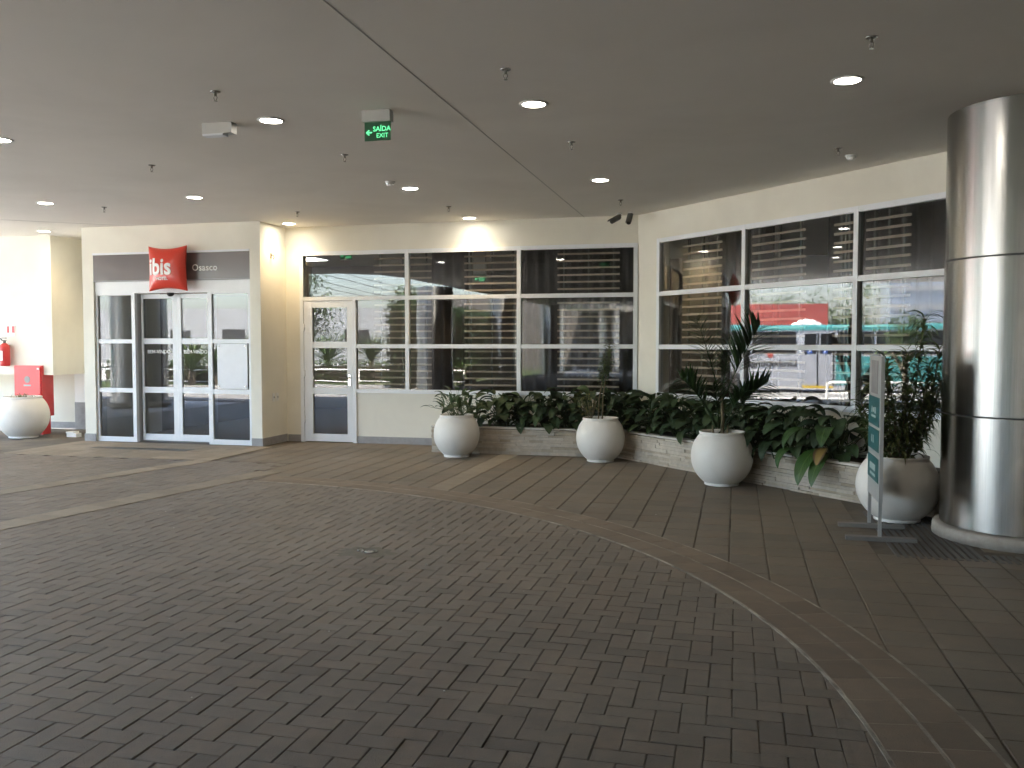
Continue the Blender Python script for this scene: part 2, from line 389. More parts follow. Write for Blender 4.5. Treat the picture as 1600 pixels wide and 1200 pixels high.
# herringbone pavers
pv = MB(); W = .1; G = .0035
i0, i1, j0, j1 = int(-12.2 / W), int(1.2 / W), int(-3 / W), int(YT / W)
for i in range(i0, i1):
    for j in range(j0, j1):
        r = (i - j) % 4
        if r == 0: x0, x1, y0, y1 = i * W, (i + 2) * W, j * W, (j + 1) * W
        elif r == 3: x0, x1, y0, y1 = i * W, (i + 1) * W, j * W, (j + 2) * W
        else: continue
        cx, cy = (x0 + x1) / 2, (y0 + y1) / 2
        if not inband(cx, cy) or y1 > YT: continue
        if cx < -9.2 and cy < 2.8: continue
        g = .0026 + rnd.uniform(-.001, .0012); jx, jy = rnd.uniform(-.0012, .0012), rnd.uniform(-.0012, .0012); a = rnd.gauss(0, .005)
        gy = .0012 + max(0, rnd.gauss(.0004, .0006)); pts = [(x0 + g, y0 + gy), (x1 - g, y0 + gy), (x1 - g, y1 - gy), (x0 + g, y1 - gy)]
        ca, sa = math.cos(a), math.sin(a)
        pts = [(cx + jx + (px - cx) * ca - (py - cy) * sa, cy + jy + (px - cx) * sa + (py - cy) * ca) for px, py in pts]
        pv.cur = min(1, max(0, rnd.gauss(.45, .24)))
        h = rnd.uniform(-.0012, .0008)
        pv.block(pts, h, -.012, .0022, tuple(rnd.uniform(-.0008, .0008) for _ in range(4)))
struct('drive_paving', pv, M['paver'], attr=True, fix=False)
# square tiles on the walkway
tl = MB(); S = .255; G = .003
inplant = lambda x, y: (y > 11.75 and x > -4.0) or (NR[0] * x + NR[1] * y > 7.05 and x > -1.7)
for i in range(-46, 34):
    for j in range(-12, 49):
        x0 = .479 + S * i; y0 = .08 + S * j; x1, y1 = x0 + S, y0 + S; cx, cy = x0 + S / 2, y0 + S / 2
        if cy > YB - .05 or inplant(cx, cy): continue
        if cx < -6.5:
            if cy > YT - .02 or cx < -5.4: continue
        if cx < -5.4 and cy < YT: continue
        if cx >= -5.4 and dist(cx, cy) < R1 - .1: continue
        if cy < 2.75 and cx < .7: continue
        if 1.10 < cx < 1.72 and 6.62 < cy: continue
        if cx > 1.10 and 6.60 < cy < 6.86: continue
        if i == -14 and cy < 11.6: continue
        tl.cur = min(1, max(0, rnd.gauss(.45, .2)))
        gx = G * 1.25 + rnd.uniform(0, .003); gy = G * .85 + rnd.uniform(0, .0016)
        tl.block([(x0 + gx, y0 + gy), (x1 - gx, y0 + gy), (x1 - gx, y1 - gy), (x0 + gx, y1 - gy)], rnd.uniform(-.0008, .0008), -.012, .0028,
                 tuple(rnd.uniform(-.0006, .0006) for _ in range(4)))
struct('walkway_tiles', tl, M['tile'], attr=True, fix=False)
# the two-course curved band
a0, a1 = R(-52), R(88)
mb = MB(); mb.ring(CC, R0 - .016, R2 + .016, a0, a1, -.01, .003, 120); struct('band_mortar', mb, M['mortar'])
mb = MB()
for ra, rb, n in ((R0, R1 - .007, 62), (R1 + .007, R2, 64)):
    for k in range(n):
        b0 = a0 + (a1 - a0) * k / n + .0003; b1 = a0 + (a1 - a0) * (k + 1) / n - .0003
        mb.cur = min(1, max(0, rnd.gauss(.45, .22)))
        P = lambda r, a: (CC[0] + r * math.cos(a), CC[1] + r * math.sin(a))
        pts = [P(ra, b0), P(rb, b0), P(rb, (b0 + b1) / 2), P(rb, b1), P(ra, b1), P(ra, (b0 + b1) / 2)]
        mb.block(pts, .0045 + rnd.uniform(-.0005, .0005), -.005, .002)
struct('curved_paving_band', mb, M['band'], attr=True, fix=False)
# straight tan strips across the drive, the apron of the entrance, and the strip by the planter
def strip(mb, p, q, w, n, z):
    p, q = Vector((*p, 0)), Vector((*q, 0)); d = q - p; sd = Vector((d.y, -d.x, 0)).normalized() * w / 2
    for k in range(n):
        a = p + d * ((k + .01) / n); b = p + d * ((k + .99) / n)
        mb.cur = rnd.random()
        mb.block([(v.x, v.y) for v in (a + sd, b + sd, b - sd, a - sd)], z + rnd.uniform(-.0005, .0005), -.005, .0015)
mb = MB()
strip(mb, (-8.05, 3.2), (-6.60, 9.98), .27, 28, .0045)
strip(mb, (-6.25, 3.6), (-5.28, 9.30), .30, 24, .0045)
struct('tan_paving_strips', mb, M['tan'], attr=True, fix=False)
mb = MB()
for i in range(14):
    for j in range(6):
        x0 = -9.78 + i * .232; y0 = YT + j * .262; mb.cur = rnd.random()
        if j == 5 and not (-9.5 < x0): pass
        mb.block([(x0 + .002, y0 + .002), (x0 + .230, y0 + .002), (x0 + .230, y0 + .260), (x0 + .002, y0 + .260)], .001 + rnd.uniform(-.0006, .0006), -.012, .002)
strip(mb, (-2.9635, 8.24), (-2.9635, 11.565), .249, 13, .001)
struct('tan_apron', mb, M['tan'], attr=True, fix=False)
# tactile strip by the column: ribbed bars
mb = MB()
for k in range(12):
    x = 1.115 + k * .05
    if x < 1.70: mb.box(x, x + .028, 6.64, 8.4, -.01, .003)
for k in range(60):
    x = 1.72 + k * .05
    mb.box(x, x + .028, 6.62, 6.85, -.01, .003)
struct('tactile_paving', mb, M['tactile'])
# dirt patch with the sunk lamp
t = thing('floor_light', 'small broken round light sunk in a dusty patch of the dark pavers', 'ground light', (-2.575, 5.86, 0))
mb = MB(); mb.lathe([(.045, .002), (.055, .008), (.06, .008), (.062, .0)], (-2.545, 5.87, 0), 20); mb.build('rim', M['darkmetal'], t)
mb = MB(); mb.lathe([(.001, .012), (.03, .010), (.043, .004)], (-2.545, 5.87, 0), 16); mb.build('lens', M['chrome'], t)
mb = MB()
for px, py in ((-2.63, 5.875), (-2.60, 5.885)): mb.lathe([(.001, .016), (.008, .013), (.011, .004), (.011, 0)], (px, py, 0), 10)
mb.build('screw', M['chrome'], t)
mb = MB(); n = 26; c = mb.vert((-2.57, 5.85, .004))
rr = [mb.vert((-2.57 + (.22 + .05 * math.sin(3 * k) + .03 * math.cos(5.1 * k)) * math.cos(2 * PI * k / n), 5.85 + (.16 + .03 * math.sin(2.3 * k)) * math.sin(2 * PI * k / n), .0006)) for k in range(n)]
for k in range(n): mb.face((c, rr[k], rr[(k + 1) % n]))
o = mb.build('dirt_patch', M['dust']); o['kind'] = 'stuff'
mb = MB()
for _ in range(34):
    x, y = rnd.uniform(-6, .2), rnd.uniform(3.2, 8)
    r = rnd.uniform(.002, .006); mb.lathe([(.0005, r), (r, r * .5), (r, 0)], (x, y, 0), 5, sm=False)
mb.lathe([(.002, .008), (.010, .006), (.012, 0)], (-2.02, 5.62, 0), 6, sm=False)
o = mb.build('gravel', M['gravelbit']); o['kind'] = 'stuff'

# ------------------------------------------------------------------ ceiling
mb = MB()
mb.prism([(-3, -26), (-3, -15), (9.2, -15), (9.2, 19), (-17, 19), (-17, 4.0), (-10.3, 4.0), (-9.8, 3.9), (-9.3, 3.6), (-8.85, 3.0), (-8.7, 2.2), (-8.7, -26)], H, H + .45)
o = struct('ceiling', mb, M['ceil'])
tag(o, 'flat white ceiling over the covered entrance drive', 'ceiling', kind='structure')
mb = MB(); mb.box(-2.085, -2.078, -6, YB, H - .002, H + .01)
mb.box(-10.2, -8.6, 0, .012, H - .002, H + .01, lambda x, y, z: (x, 11.83 + (x + 8.517) * .76 + y, z))
struct('ceiling_joint', mb, M['joint'])

# ------------------------------------------------------------------ walls
t = thing('window_wall', 'cream wall with the wide window band and glass side door', 'wall', (0, YB, 0))
mb = MB()
mb.box(-5.54, CX, -.2, 0, 0, .76, TB); mb.box(-6.7, CX, -.2, 0, 2.89, H, TB); mb.box(-6.7, -6.455, -.2, 0, 0, 2.89, TB)
mb.build('wall_body', M['wall'], t)
mb = MB()
x = -5.53
while x < -4.0: mb.box(x, x + .44, 0, .014, 0, .105, TB); x += .443
mb.box(-6.68, -6.46, 0, .014, 0, .105, TB); mb.build('skirting', M['skirt'], t)

t = thing('corner_wall', 'cream wall running diagonally behind the pots and steel column', 'wall', (CX, CY, 0))
mb = MB()
mb.box(0, .44, -.2, 0, 0, H, TR); mb.box(.44, 5.29, -.2, 0, 0, .79, TR); mb.box(.44, 5.29, -.2, 0, 2.90, H, TR); mb.box(5.29, 9.5, -.2, 0, 0, H, TR)
mb.build('wall_body', M['wall'], t)

t = thing('entrance_wall', 'cream block projecting around the automatic entrance doors', 'wall', (-8.2, YE, 0))
mb = MB()
mb.box(-9.73, -9.535, -.2, 0, 0, H, TE); mb.box(-6.87, -6.70, -.2, 0, 0, H, TE); mb.box(-9.535, -6.87, -.2, 0, 2.86, H, TE)
mb.box(-6.9, -6.70, 11.8, 12.35, 0, H); mb.box(-9.73, -9.53, 11.8, 13.2, 0, H)
mb.build('wall_body', M['wall'], t)
mb = MB()
mb.box(-9.74, -9.54, 0, .014, 0, .115, TE); mb.box(-6.865, -6.686, 0, .014, 0, .115, TE); mb.box(-6.70, -6.686, 11.6, 11.96, 0, .115); mb.box(-6.70, -6.686, 11.963, 12.33, 0, .115)
mb.build('skirting', M['skirt'], t)

t = thing('rear_wall', 'bright cream wall set back left of the entrance block', 'wall', (-12, 13.2, 0))
mb = MB(); mb.box(-22, -9.73, 13.2, 13.4, 0, H); mb.build('wall_body', M['wall'], t)
mb = MB(); x = -14.
while x < -9.8: mb.box(x, x + .44, 13.186, 13.2, 0, .12); x += .443
mb.build('skirting', M['skirt'], t)
t = thing('wall_duct', 'boxed-in cream duct hanging from the ceiling above the red hose cabinet', 'duct', (-12, 12.7, 1))
mb = MB(); mb.box(-15.5, -10.88, 12.25, 13.2, .985, H); mb.build('duct_casing', M['wall'], t)

t = thing('lobby_wall', 'dim brown walls of the lobby seen through the glass', 'wall', (0, 18.9, 0))
mb = MB(); mb.box(-9.73, 9.2, 18.8, 19, 0, H); mb.box(-9.73, -9.53, 13.2, 18.8, 0, H); mb.box(5.2, 9, 5.3, 5.5, 0, H); mb.box(9, 9.2, 5.3, 18.8, 0, H)
mb.build('wall_body', M['lobbywall'], t)
t = thing('boundary_wall', 'dark grey-brown wall closing the covered drive behind and on the right', 'wall', (9.1, -10, 0))
mb = MB(); mb.box(9, 9.2, -15, 5.3, 0, H); mb.box(-3.0, 9, -15.2, -15, 0, H + .4); mb.box(-19.5, -3.0, -26.4, -26.0, 0, 4.2); mb.build('wall_body', M['backwall'], t)
mb = MB(); mb.prism([(-9.53, 11.8), (-6.9, 11.8), (-6.9, 12.56), (-1.1, 12.58), (5.4, 5.6), (9, 5.5), (9, 18.8), (-9.53, 18.8)], -.05, .005)
struct('lobby_floor', mb, M['lobbyfloor'])

# ------------------------------------------------------------------ glazing
def bars(mb, T, vs, hs, w, d0, d1):
    """vs: (s, z0, z1) uprights; hs: (z, s0, s1) rails"""
    for s_, z0, z1 in vs: mb.box(s_ - w / 2, s_ + w / 2, d0, d1, z0, z1, T)
    for z_, s0, s1 in hs: mb.box(s0, s1, d0 + .004, d1 - .004, z_ - w / 2, z_ + w / 2, T)
def pane(T, s0, s1, z0, z1, parent, m, d=-.012):
    mb = MB(); mb.box(s0, s1, d - .008, d, z0, z1, T); return mb.build('pane', m, parent)

w = .058
t = thing('window', 'wide white-framed dark window beside the glass side door', 'window', (-3.9, YB, .76))
mb = MB()
V = [-6.426, -4.72, -3.02, -1.358]
bars(mb, TB, [(V[0], 0.0, 2.89), (V[1], .76, 2.89), (V[2], .76, 2.89), (V[3], .76, 2.89), (-5.565, 0.0, 2.151)],
     [(2.861, V[a] + w / 2, V[a + 1] - w / 2) for a in range(3)] + [(2.18, V[a] + w / 2, V[a + 1] - w / 2) for a in range(3)] +
     [(1.462, -5.565 + w / 2, V[1] - w / 2), (1.462, V[1] + w / 2, V[2] - w / 2), (1.462, V[2] + w / 2, V[3] - w / 2)] +
     [(.789, -5.565 + w / 2, V[1] - w / 2), (.789, V[1] + w / 2, V[2] - w / 2), (.789, V[2] + w / 2, V[3] - w / 2)], w, -.05, .028)
mb.build('frame', M['white'], t)
h = w / 2
for a in range(3):
    pane(TB, V[a] + h, V[a + 1] - h, 2.18 + h, 2.861 - h, t, M['glass'])
    s0 = V[a] if a else -5.565
    pane(TB, s0 + h, V[a + 1] - h, 1.462 + h, 2.18 - h, t, M['glass'])
    pane(TB, s0 + h, V[a + 1] - h, .789 + h, 1.462 - h, t, M['glass'])

t = thing('corner_window', 'white-framed window reflecting the bus behind the palm and shrubs', 'window', tuple(TR(2.8, 0, .79)))
mb = MB(); V = [.472, 2.062, 3.662, 5.26]
bars(mb, TR, [(v, .79, 2.90) for v in V], [(z, V[a] + h, V[a + 1] - h) for a in range(3) for z in (2.871, 2.165, 1.458, .819)], w, -.05, .028)
mb.build('frame', M['white'], t)
for a in range(3):
    for z0, z1 in ((2.165, 2.871), (1.458, 2.165), (.819, 1.458)): pane(TR, V[a] + h, V[a + 1] - h, z0 + h, z1 - h, t, M['glass'])

# hinged glass side door
t = thing('glass_door', 'white-framed hinged glass door with three panes and lever handle', 'door', (-5.6, YB, 0))
mb = MB()
for s0, s1, z0, z1 in ((-6.392, -6.255, .012, 2.145), (-5.685, -5.60, .012, 2.145)): mb.box(s0, s1, -.035, .02, z0, z1, TB)
for z0, z1 in ((.012, .125), (.735, .83), (1.435, 1.53), (2.045, 2.145)): mb.box(-6.255, -5.685, -.031, .016, z0, z1, TB)
mb.build('leaf_frame', M['white'], t)
for z0, z1 in ((.125, .735), (.83, 1.435), (1.53, 2.045)): pane(TB, -6.255, -5.685, z0, z1, t, M['doorglass'])
mb = MB()
for z in (.35, 1.05, 1.75): mb.tube([TB(-6.385, .03, z - .05), TB(-6.385, .03, z + .05)], .011, 8)
mb.build('hinge', M['white'], t)
mb = MB(); mb.box(-5.66, -5.625, .02, .032, .86, 1.04, TB); mb.build('lock_plate', M['chrome'], t)
mb = MB(); mb.tube([TB(-5.643, .03, .985), TB(-5.643, .075, .985), TB(-5.66, .082, .985), TB(-5.79, .082, .985)], .010, 8); mb.build('handle', M['darkmetal'], t)

# automatic entrance: frame with side panels, transom
t = thing('entrance_frame', 'white entrance frame with fixed glass side panels and deep header', 'door frame', (-8.2, YE, 0))
mb = MB()
mb.box(-9.535, -6.87, -.17, -.03, 2.262, 2.44, TE)                      # deep header (operator box)
for s0, s1 in ((-9.535, -9.50), (-8.905, -8.845), (-7.60, -7.53), (-6.925, -6.87)): mb.box(s0, s1, -.10, -.04, 0, 2.262, TE)
for s0, s1 in ((-9.50, -8.905), (-7.53, -6.925)):
    for z0, z1 in ((0, .075), (.755, .822), (1.505, 1.565), (2.235, 2.262)): mb.box(s0, s1, -.096, -.044, z0, z1, TE)
mb.build('frame', M['white'], t)
for s0, s1 in ((-9.53, -9.50), (-8.885, -8.85), (-7.58, -7.55)): mb = MB(); mb.box(s0, s1, -.2, -.104, 0, 2.26, TE); mb.build('jamb', M['jamb'], t)
for s0, s1 in ((-9.50, -8.905), (-7.53, -6.925)):
    for z0, z1 in ((.075, .755), (.822, 1.505), (1.565, 2.235)): pane(TE, s0, s1, z0, z1, t, M['doorglass'], -.066)
mb = MB(); mb.lathe([(.055, .0), (.05, -.03), (.03, -.05), (.001, -.055)], TE(-8.235, -.06, 2.262), 20); mb.build('sensor', M['black'], t)
mb = MB(); mb.box(-9.535, -6.87, .0, .02, 2.845, 2.875, TE); mb.build('trim', M['white'], t)

def leaf_door(s0, s1, label, stile_l, stile_r):
    t = thing('sliding_door', label, 'door', ((s0 + s1) / 2, YE - .18, 0), 'sliding entrance door leaves')
    mb = MB(); d0, d1 = -.205, -.16
    mb.box(s0, s0 + stile_l, d0, d1, .02, 2.25, TE); mb.box(s1 - stile_r, s1, d0, d1, .02, 2.25, TE)
    for z0, z1 in ((.02, .12), (.75, .84), (1.495, 1.58), (2.185, 2.25)): mb.box(s0 + stile_l, s1 - stile_r, d0 + .004, d1 - .004, z0, z1, TE)
    mb.build('leaf_frame', M['white'], t)
    for z0, z1 in ((.12, .75), (.84, 1.495), (1.58, 2.185)): pane(TE, s0 + stile_l, s1 - stile_r, z0, z1, t, M['doorglass'], -.18)
    cx = (s0 + stile_l + s1 - stile_r) / 2
    textmesh('BEM-VINDO', .075, lambda x, y, z: TE(cx + x, -.177 + z, 1.375 + y), .0008, .0012).build('lettering', M['letter'], t)
    return t
leaf_door(-8.825, -8.206, 'left automatic sliding door leaf with white rails and welcome lettering', .035, .072)
leaf_door(-8.204, -7.605, 'right automatic sliding door leaf next to the notice board', .072, .062)

# header board with the town's name
t = thing('sign_board', 'brown header board with white town name above the entrance', 'sign board', (-8.2, YE, 2.44))
mb = MB(); mb.box(-9.535, -6.87, -.06, -.004, 2.442, 2.845, TE); mb.build('board', M['fascia'], t)
textmesh('Osasco', .135, lambda x, y, z: TE(-7.61 + x, .0 + z, 2.62 + y), .003, .0015, spacing=1.05).build('lettering', M['letter'], t)
mb = MB(); mb.box(-9.53, -6.875, -.05, -.002, 2.447, 2.455, TE); mb.build('edge_strip', M['jamb'], t)

# cushion sign
PC = (-8.125, 2.605)
def pillow(u, v):                # u,v in -1..1 -> position and bulge
    x = u * .325 * (1 - .09 * (1 - v * v) ** 1.0) ; z = v * .335 * (1 - .135 * (1 - u * u))
    b = ((1 - u * u) * (1 - v * v))
    return x, z, .125 * max(0, b) ** .45
t = thing('cushion_sign', 'glossy red cushion-shaped sign with white lettering above the doors', 'sign', (PC[0], YE, PC[1]))
mb = MB(); n = 28; g = {}
for s_ in (1, -1):
    for i in range(n + 1):
        for j in range(n + 1):
            u = math.sin((i / n - .5) * PI); v = math.sin((j / n - .5) * PI)
            x, z, b = pillow(u, v)
            edge = i in (0, n) or j in (0, n)
            if s_ == -1 and edge: g[(s_, i, j)] = g[(1, i, j)]
            else: g[(s_, i, j)] = mb.vert((PC[0] + x, YE - .145 - s_ * b * (1 if s_ == 1 else .9), PC[1] + z))
    for i in range(n):
        for j in range(n):
            q = [g[(s_, i, j)], g[(s_, i + 1, j)], g[(s_, i + 1, j + 1)], g[(s_, i, j + 1)]]
            mb.face(q if s_ == 1 else q[::-1], True)
mb.build('cushion', M['red'], t)
def onpillow(x, z, lift):
    u = x / .325; v = z / .335
    for _ in range(6):
        u = x / (.325 * (1 - .09 * (1 - v * v))); v = z / (.335 * (1 - .135 * (1 - u * u)))
        u = max(-.995, min(.995, u)); v = max(-.99, min(.99, v))
    return (PC[0] + x, YE - .145 - pillow(u, v)[2] - lift, PC[1] + z)
textmesh('ibis', .335, lambda x, y, z: onpillow(max(-.305, x * .86 - .062), y + .01, .008 + z), .002, .009, sub=3, spacing=1.02).build('lettering', M['letter'], t)
textmesh('HOTEL', .062, lambda x, y, z: onpillow(x - .03, y - .155, .005 + z), .001, .002, sub=2).build('lettering', M['letter'], t)
mb = MB(); mb.box(PC[0] - .05, PC[0] + .05, .0, .06, PC[1] - .05, PC[1] + .05, TE); mb.build('bracket', M['darkmetal'], t)

# notice on the right panel
t = thing('notice_board', 'white acrylic notice board bolted on the right glass panel', 'notice', (-7.19, YE, .85))
mb = MB(); mb.box(-7.44, -6.945, -.036, -.028, .835, 1.50, TE); mb.build('board', M['notice'], t)
for x in (-7.41, -6.975):
    for z in (.87, 1.465):
        mb = MB(); mb.lathe([(.012, -.008), (.012, .012), (.009, .014)], TE(x, -.028, z), 12, axis='y'); mb.build('bolt', M['chrome'], t)

# door mat grating and threshold
t = thing('floor_grating', 'long dark drain grating set in the tan apron before the doors', 'grating', (-8.2, 10.85, 0))
mb = MB()
for k in range(70): mb.box(-9.0 + k * .0225, -9.0 + k * .0225 + .012, 10.82, 10.98, -.01, .0045)
mb.box(-9.01, -7.42, 10.805, 10.82, -.01, .005); mb.box(-9.01, -7.42, 10.98, 10.995, -.01, .005); mb.build('grating', M['grate'], t)

# side face fittings
t = thing('wall_hook', 'tiny dark hook on the side of the entrance block', 'hook', (-6.7, 11.91, 2.8))
mb = MB(); mb.box(-6.70, -6.692, 11.895, 11.925, 2.76, 2.84); mb.tube([(-6.695, 11.91, 2.81), (-6.66, 11.91, 2.81), (-6.645, 11.91, 2.775), (-6.66, 11.91, 2.75)], .006, 6); mb.build('hook', M['darkmetal'], t)
def socket(y, label):
    t = thing('wall_socket', label, 'socket', (-6.7, y, .7), 'covers on the side of the entrance block')
    mb = MB(); mb.box(-6.70, -6.69, y - .035, y + .035, .64, .76); mb.build('cover_plate', M['whiteplastic'], t)
    mb = MB(); mb.lathe([(.017, 0), (.015, .004)], (-6.69, y, .70), 12, axis='y'); mb.build('outlet', M['jamb'], t)
socket(11.93, 'pale socket plate on the block side nearer the entrance doors'); socket(12.04, 'pale socket plate on the block side nearer the glass door')

# panel door at the far left recess
t = thing('service_door', 'narrow tall service door with dark upper glass and grey kick plate', 'door', (-10.6, 13.2, 0))
mb = MB(); mb.box(-11.24, -10.2, 13.15, 13.2, .475, 2.14); mb.build('leaf', M['whiteplastic'], t)
mb = MB(); mb.box(-11.24, -10.2, 13.14, 13.2, 2.14, 2.97); mb.build('transom', M['fascia'], t)
mb = MB(); mb.box(-11.24, -10.2, 13.145, 13.2, .0, .475); mb.build('kick_plate', M['skirt'], t)
t = thing('plastic_box', 'small white box left on the floor near the block corner', 'box', (-10.36, 12.05, 0))
mb = MB(); mb.box(-10.43, -10.25, 12.0, 12.12, .0, .06); mb.build('box_body', M['whiteplastic'], t)
mb = MB(); mb.box(-10.44, -10.30, 11.995, 12.125, .06, .085); mb.build('lid', M['whiteplastic'], t)

# hose cabinet, extinguisher, plates
t = thing('hose_cabinet', 'red fire hose cabinet standing behind the leftmost white pot', 'cabinet', (-11.33, 12.3, 0))
mb = MB(); mb.box(-11.60, -11.065, 12.20, 12.46, .30, 1.14); mb.build('cabinet_body', M['redpaint'], t)
mb = MB(); mb.box(-11.585, -11.08, 12.18, 12.199, .315, 1.125); mb.build('door', M['redpaint'], t)
mb = MB(); mb.box(-11.13, -11.085, 12.172, 12.18, 1.075, 1.10); mb.build('latch', M['whiteplastic'], t)
mb = MB()
mb.lathe([(.055, 0), (.055, .004)], (-11.33, 12.18, .91), 18, axis='y'); mb.build('emblem', M['skirt'], t)
mb = MB(); mb.box(-11.40, -11.26, 12.177, 12.18, .80, .825); mb.build('marking', M['faded'], t)
for x in (-11.56, -11.16): mb = MB(); mb.box(x, x + .06, 12.24, 12.42, 0, .30); mb.build('leg', M['redpaint'], t)
t = thing('fire_extinguisher', 'red fire extinguisher hanging on the bright wall at left edge', 'extinguisher', (-11.74, 12.15, 1.12))
mb = MB(); mb.lathe([(.07, 1.13), (.078, 1.15), (.08, 1.2), (.08, 1.42), (.07, 1.47), (.035, 1.505), (.02, 1.51)], (-11.735, 12.15, 0), 24); mb.build('cylinder', M['redpaint'], t)
mb = MB(); mb.lathe([(.022, 1.51), (.022, 1.545), (.012, 1.55)], (-11.735, 12.15, 0), 12); mb.box(-11.80, -11.70, 12.14, 12.16, 1.55, 1.565); mb.box(-11.79, -11.70, 12.14, 12.16, 1.585, 1.6); mb.build('valve', M['darkmetal'], t)
mb = MB(); mb.tube([(-11.75, 12.15, 1.54), (-11.82, 12.14, 1.59), (-11.86, 12.12, 1.66), (-11.83, 12.10, 1.62), (-11.80, 12.08, 1.5), (-11.82, 12.07, 1.3)], .009, 6); mb.build('hose', M['black'], t)
mb = MB(); mb.box(-11.775, -11.70, 12.065, 12.07, 1.22, 1.38); mb.build('instruction_label', M['letter'], t)
mb = MB(); mb.box(-11.75, -11.72, 12.2, 12.25, 1.40, 1.48); mb.build('bracket', M['darkmetal'], t)
t = thing('extinguisher_sign', 'small red and white sign above the fire extinguisher', 'sign', (-11.69, 12.24, 1.7))
mb = MB(); mb.box(-11.775, -11.60, 12.238, 12.25, 1.63, 1.80); mb.build('plate', M['letter'], t)
mb = MB(); mb.box(-11.762, -11.715, 12.235, 12.238, 1.68, 1.79); mb.box(-11.665, -11.612, 12.235, 12.238, 1.68, 1.79); mb.build('symbol', M['redpaint'], t)

# ------------------------------------------------------------------ behind the glass
def slats(T, s0, s1, d, label, grp='wooden slat screens behind the glass'):
    t = thing('slat_screen', label, 'screen', tuple(T((s0 + s1) / 2, d, .8)), grp)
    mb = MB(); z = .87
    while z < 2.82: mb.box(s0, s1, d - .01, d + .01, z, z + .026, T); z += .1005
    mb.build('slats', M['wood'], t)
    mb = MB()
    for s_ in (s0 + .09, (s0 + s1) / 2, s1 - .09): mb.box(s_ - .012, s_ + .012, d - .04, d - .0105, .006, 2.92, T)
    mb.build('post', M['darkmetal'], t)
slats(TB, -5.37, -4.45, -.30, 'wooden slat screen behind the window nearest the glass door')
slats(TB, -3.93, -3.10, -.30, 'wooden slat screen in the middle bay of the wide window')
slats(TB, -2.52, -1.62, -.30, 'wooden slat screen at the right end of the wide window')
slats(TR, .60, 1.34, -.30, 'wooden slat screen behind the potted palm')
slats(TR, 1.88, 2.71, -.30, 'wooden slat screen in the middle bay of the diagonal window')
slats(TR, 3.11, 3.39, -.30, 'narrow wooden slat screen beside the second upright of the diagonal window')
slats(TR, 3.53, 4.06, -.30, 'wooden slat screen nearest the steel column')
def curtain(T, s0, s1, d, label):
    t = thing('curtain', label, 'curtain', tuple(T((s0 + s1) / 2, d, 0)), 'dark pleated curtains behind the glass')
    mb = MB(); n = int((s1 - s0) / .02)
    rows = [[mb.vert(T(s0 + (s1 - s0) * k / n, d + .045 * math.sin(k * .75) + .012 * math.sin(k * .31), z)) for k in range(n + 1)] for z in (.02, 3.1)]
    for k in range(n): mb.face((rows[0][k], rows[0][k + 1], rows[1][k + 1], rows[1][k]), True)
    o = mb.build('cloth', M['curtain'], t, fix=False)
    sm = o.modifiers.new('thickness', 'SOLIDIFY'); sm.thickness = .004
curtain(TB, -4.6, -4.0, -.75, 'dark curtain between the first two slat screens')
curtain(TB, -3.12, -1.45, -.75, 'wide dark pleated curtain behind the right bays of the wide window')
curtain(TR, .55, 1.75, -.8, 'dark pleated curtain behind the palm window bay')
curtain(TR, 2.6, 5.2, -.8, 'dark pleated curtain behind the bays near the steel column')
def exit_sign(x, y, z, label, arrow=True, w=.215, hh=.14):
    t = thing('exit_sign', label, 'exit sign', (x, y, H), 'green illuminated exit signs')
    mb = MB(); mb.box(x - w / 2 - .012, x + w / 2, y - .03, y + .045, z + hh, H); mb.build('housing', M['boxgrey'], t)
    mb = MB(); mb.box(x - w / 2, x + w / 2 - .004, y - .004, y + .004, z, z + hh); mb.build('plate', M['exitgreen'], t)
    for s_ in (-1, 1):
        F = lambda a, b, c, s_=s_: (x - s_ * -a if s_ == -1 else x - a, y + s_ * (.0042 + c), b)
        G_ = (lambda a, b, c: (x + a, y - .0045 - c, b)) if s_ == -1 else (lambda a, b, c: (x - a, y + .0045 + c, b))
        m1 = textmesh('SAÍDA', .052, lambda a, b, c: G_(a + .033, z + .086 + b, c), .0008, .001)
        m1.build('lettering', M['exitglow'], t)
        textmesh('EXIT', .048, lambda a, b, c: G_(a + .037, z + .036 + b, c), .0008, .0004).build('lettering', M['exitglow'], t)
        mb = MB()
        for poly in ([(-.098, .062), (-.074, .084), (-.064, .080), (-.082, .062), (-.064, .044), (-.074, .040)], [(-.080, .068), (-.046, .068), (-.046, .056), (-.080, .056)]):
            a = [mb.vert(G_(px, z + pz, .0008)) for px, pz in poly]; mb.face(a)
        mb.build('arrow', M['exitglow'], t, fix=False)
    return t
exit_sign(-2.662, 6.36, 3.045, 'green exit sign hanging from the drive ceiling with left arrow')
exit_sign(-6.13, 13.3, 2.86, 'green exit sign seen through the glass above the side door')
exit_sign(-4.55, 15.6, 2.62, 'green exit sign deep in the lobby behind the slat screens')
# lobby ceiling panels
for k, (x, y) in enumerate(((-8.9, 14.6), (-8.6, 16.8))):
    t = thing('ceiling_panel_light', ('lit panel light in the lobby ceiling nearer the sliding doors', 'lit panel light deeper in the lobby ceiling')[k], 'ceiling light', (x, y, H), 'lobby panel lights')
    mb = MB(); mb.box(x - .33, x + .33, y - .33, y + .33, H - .03, H - .012); mb.build('frame', M['white'], t)
    mb = MB(); mb.box(x - .29, x + .29, y - .29, y + .29, H - .036, H - .0305); mb.build('diffuser', M['lobbyglow'], t)

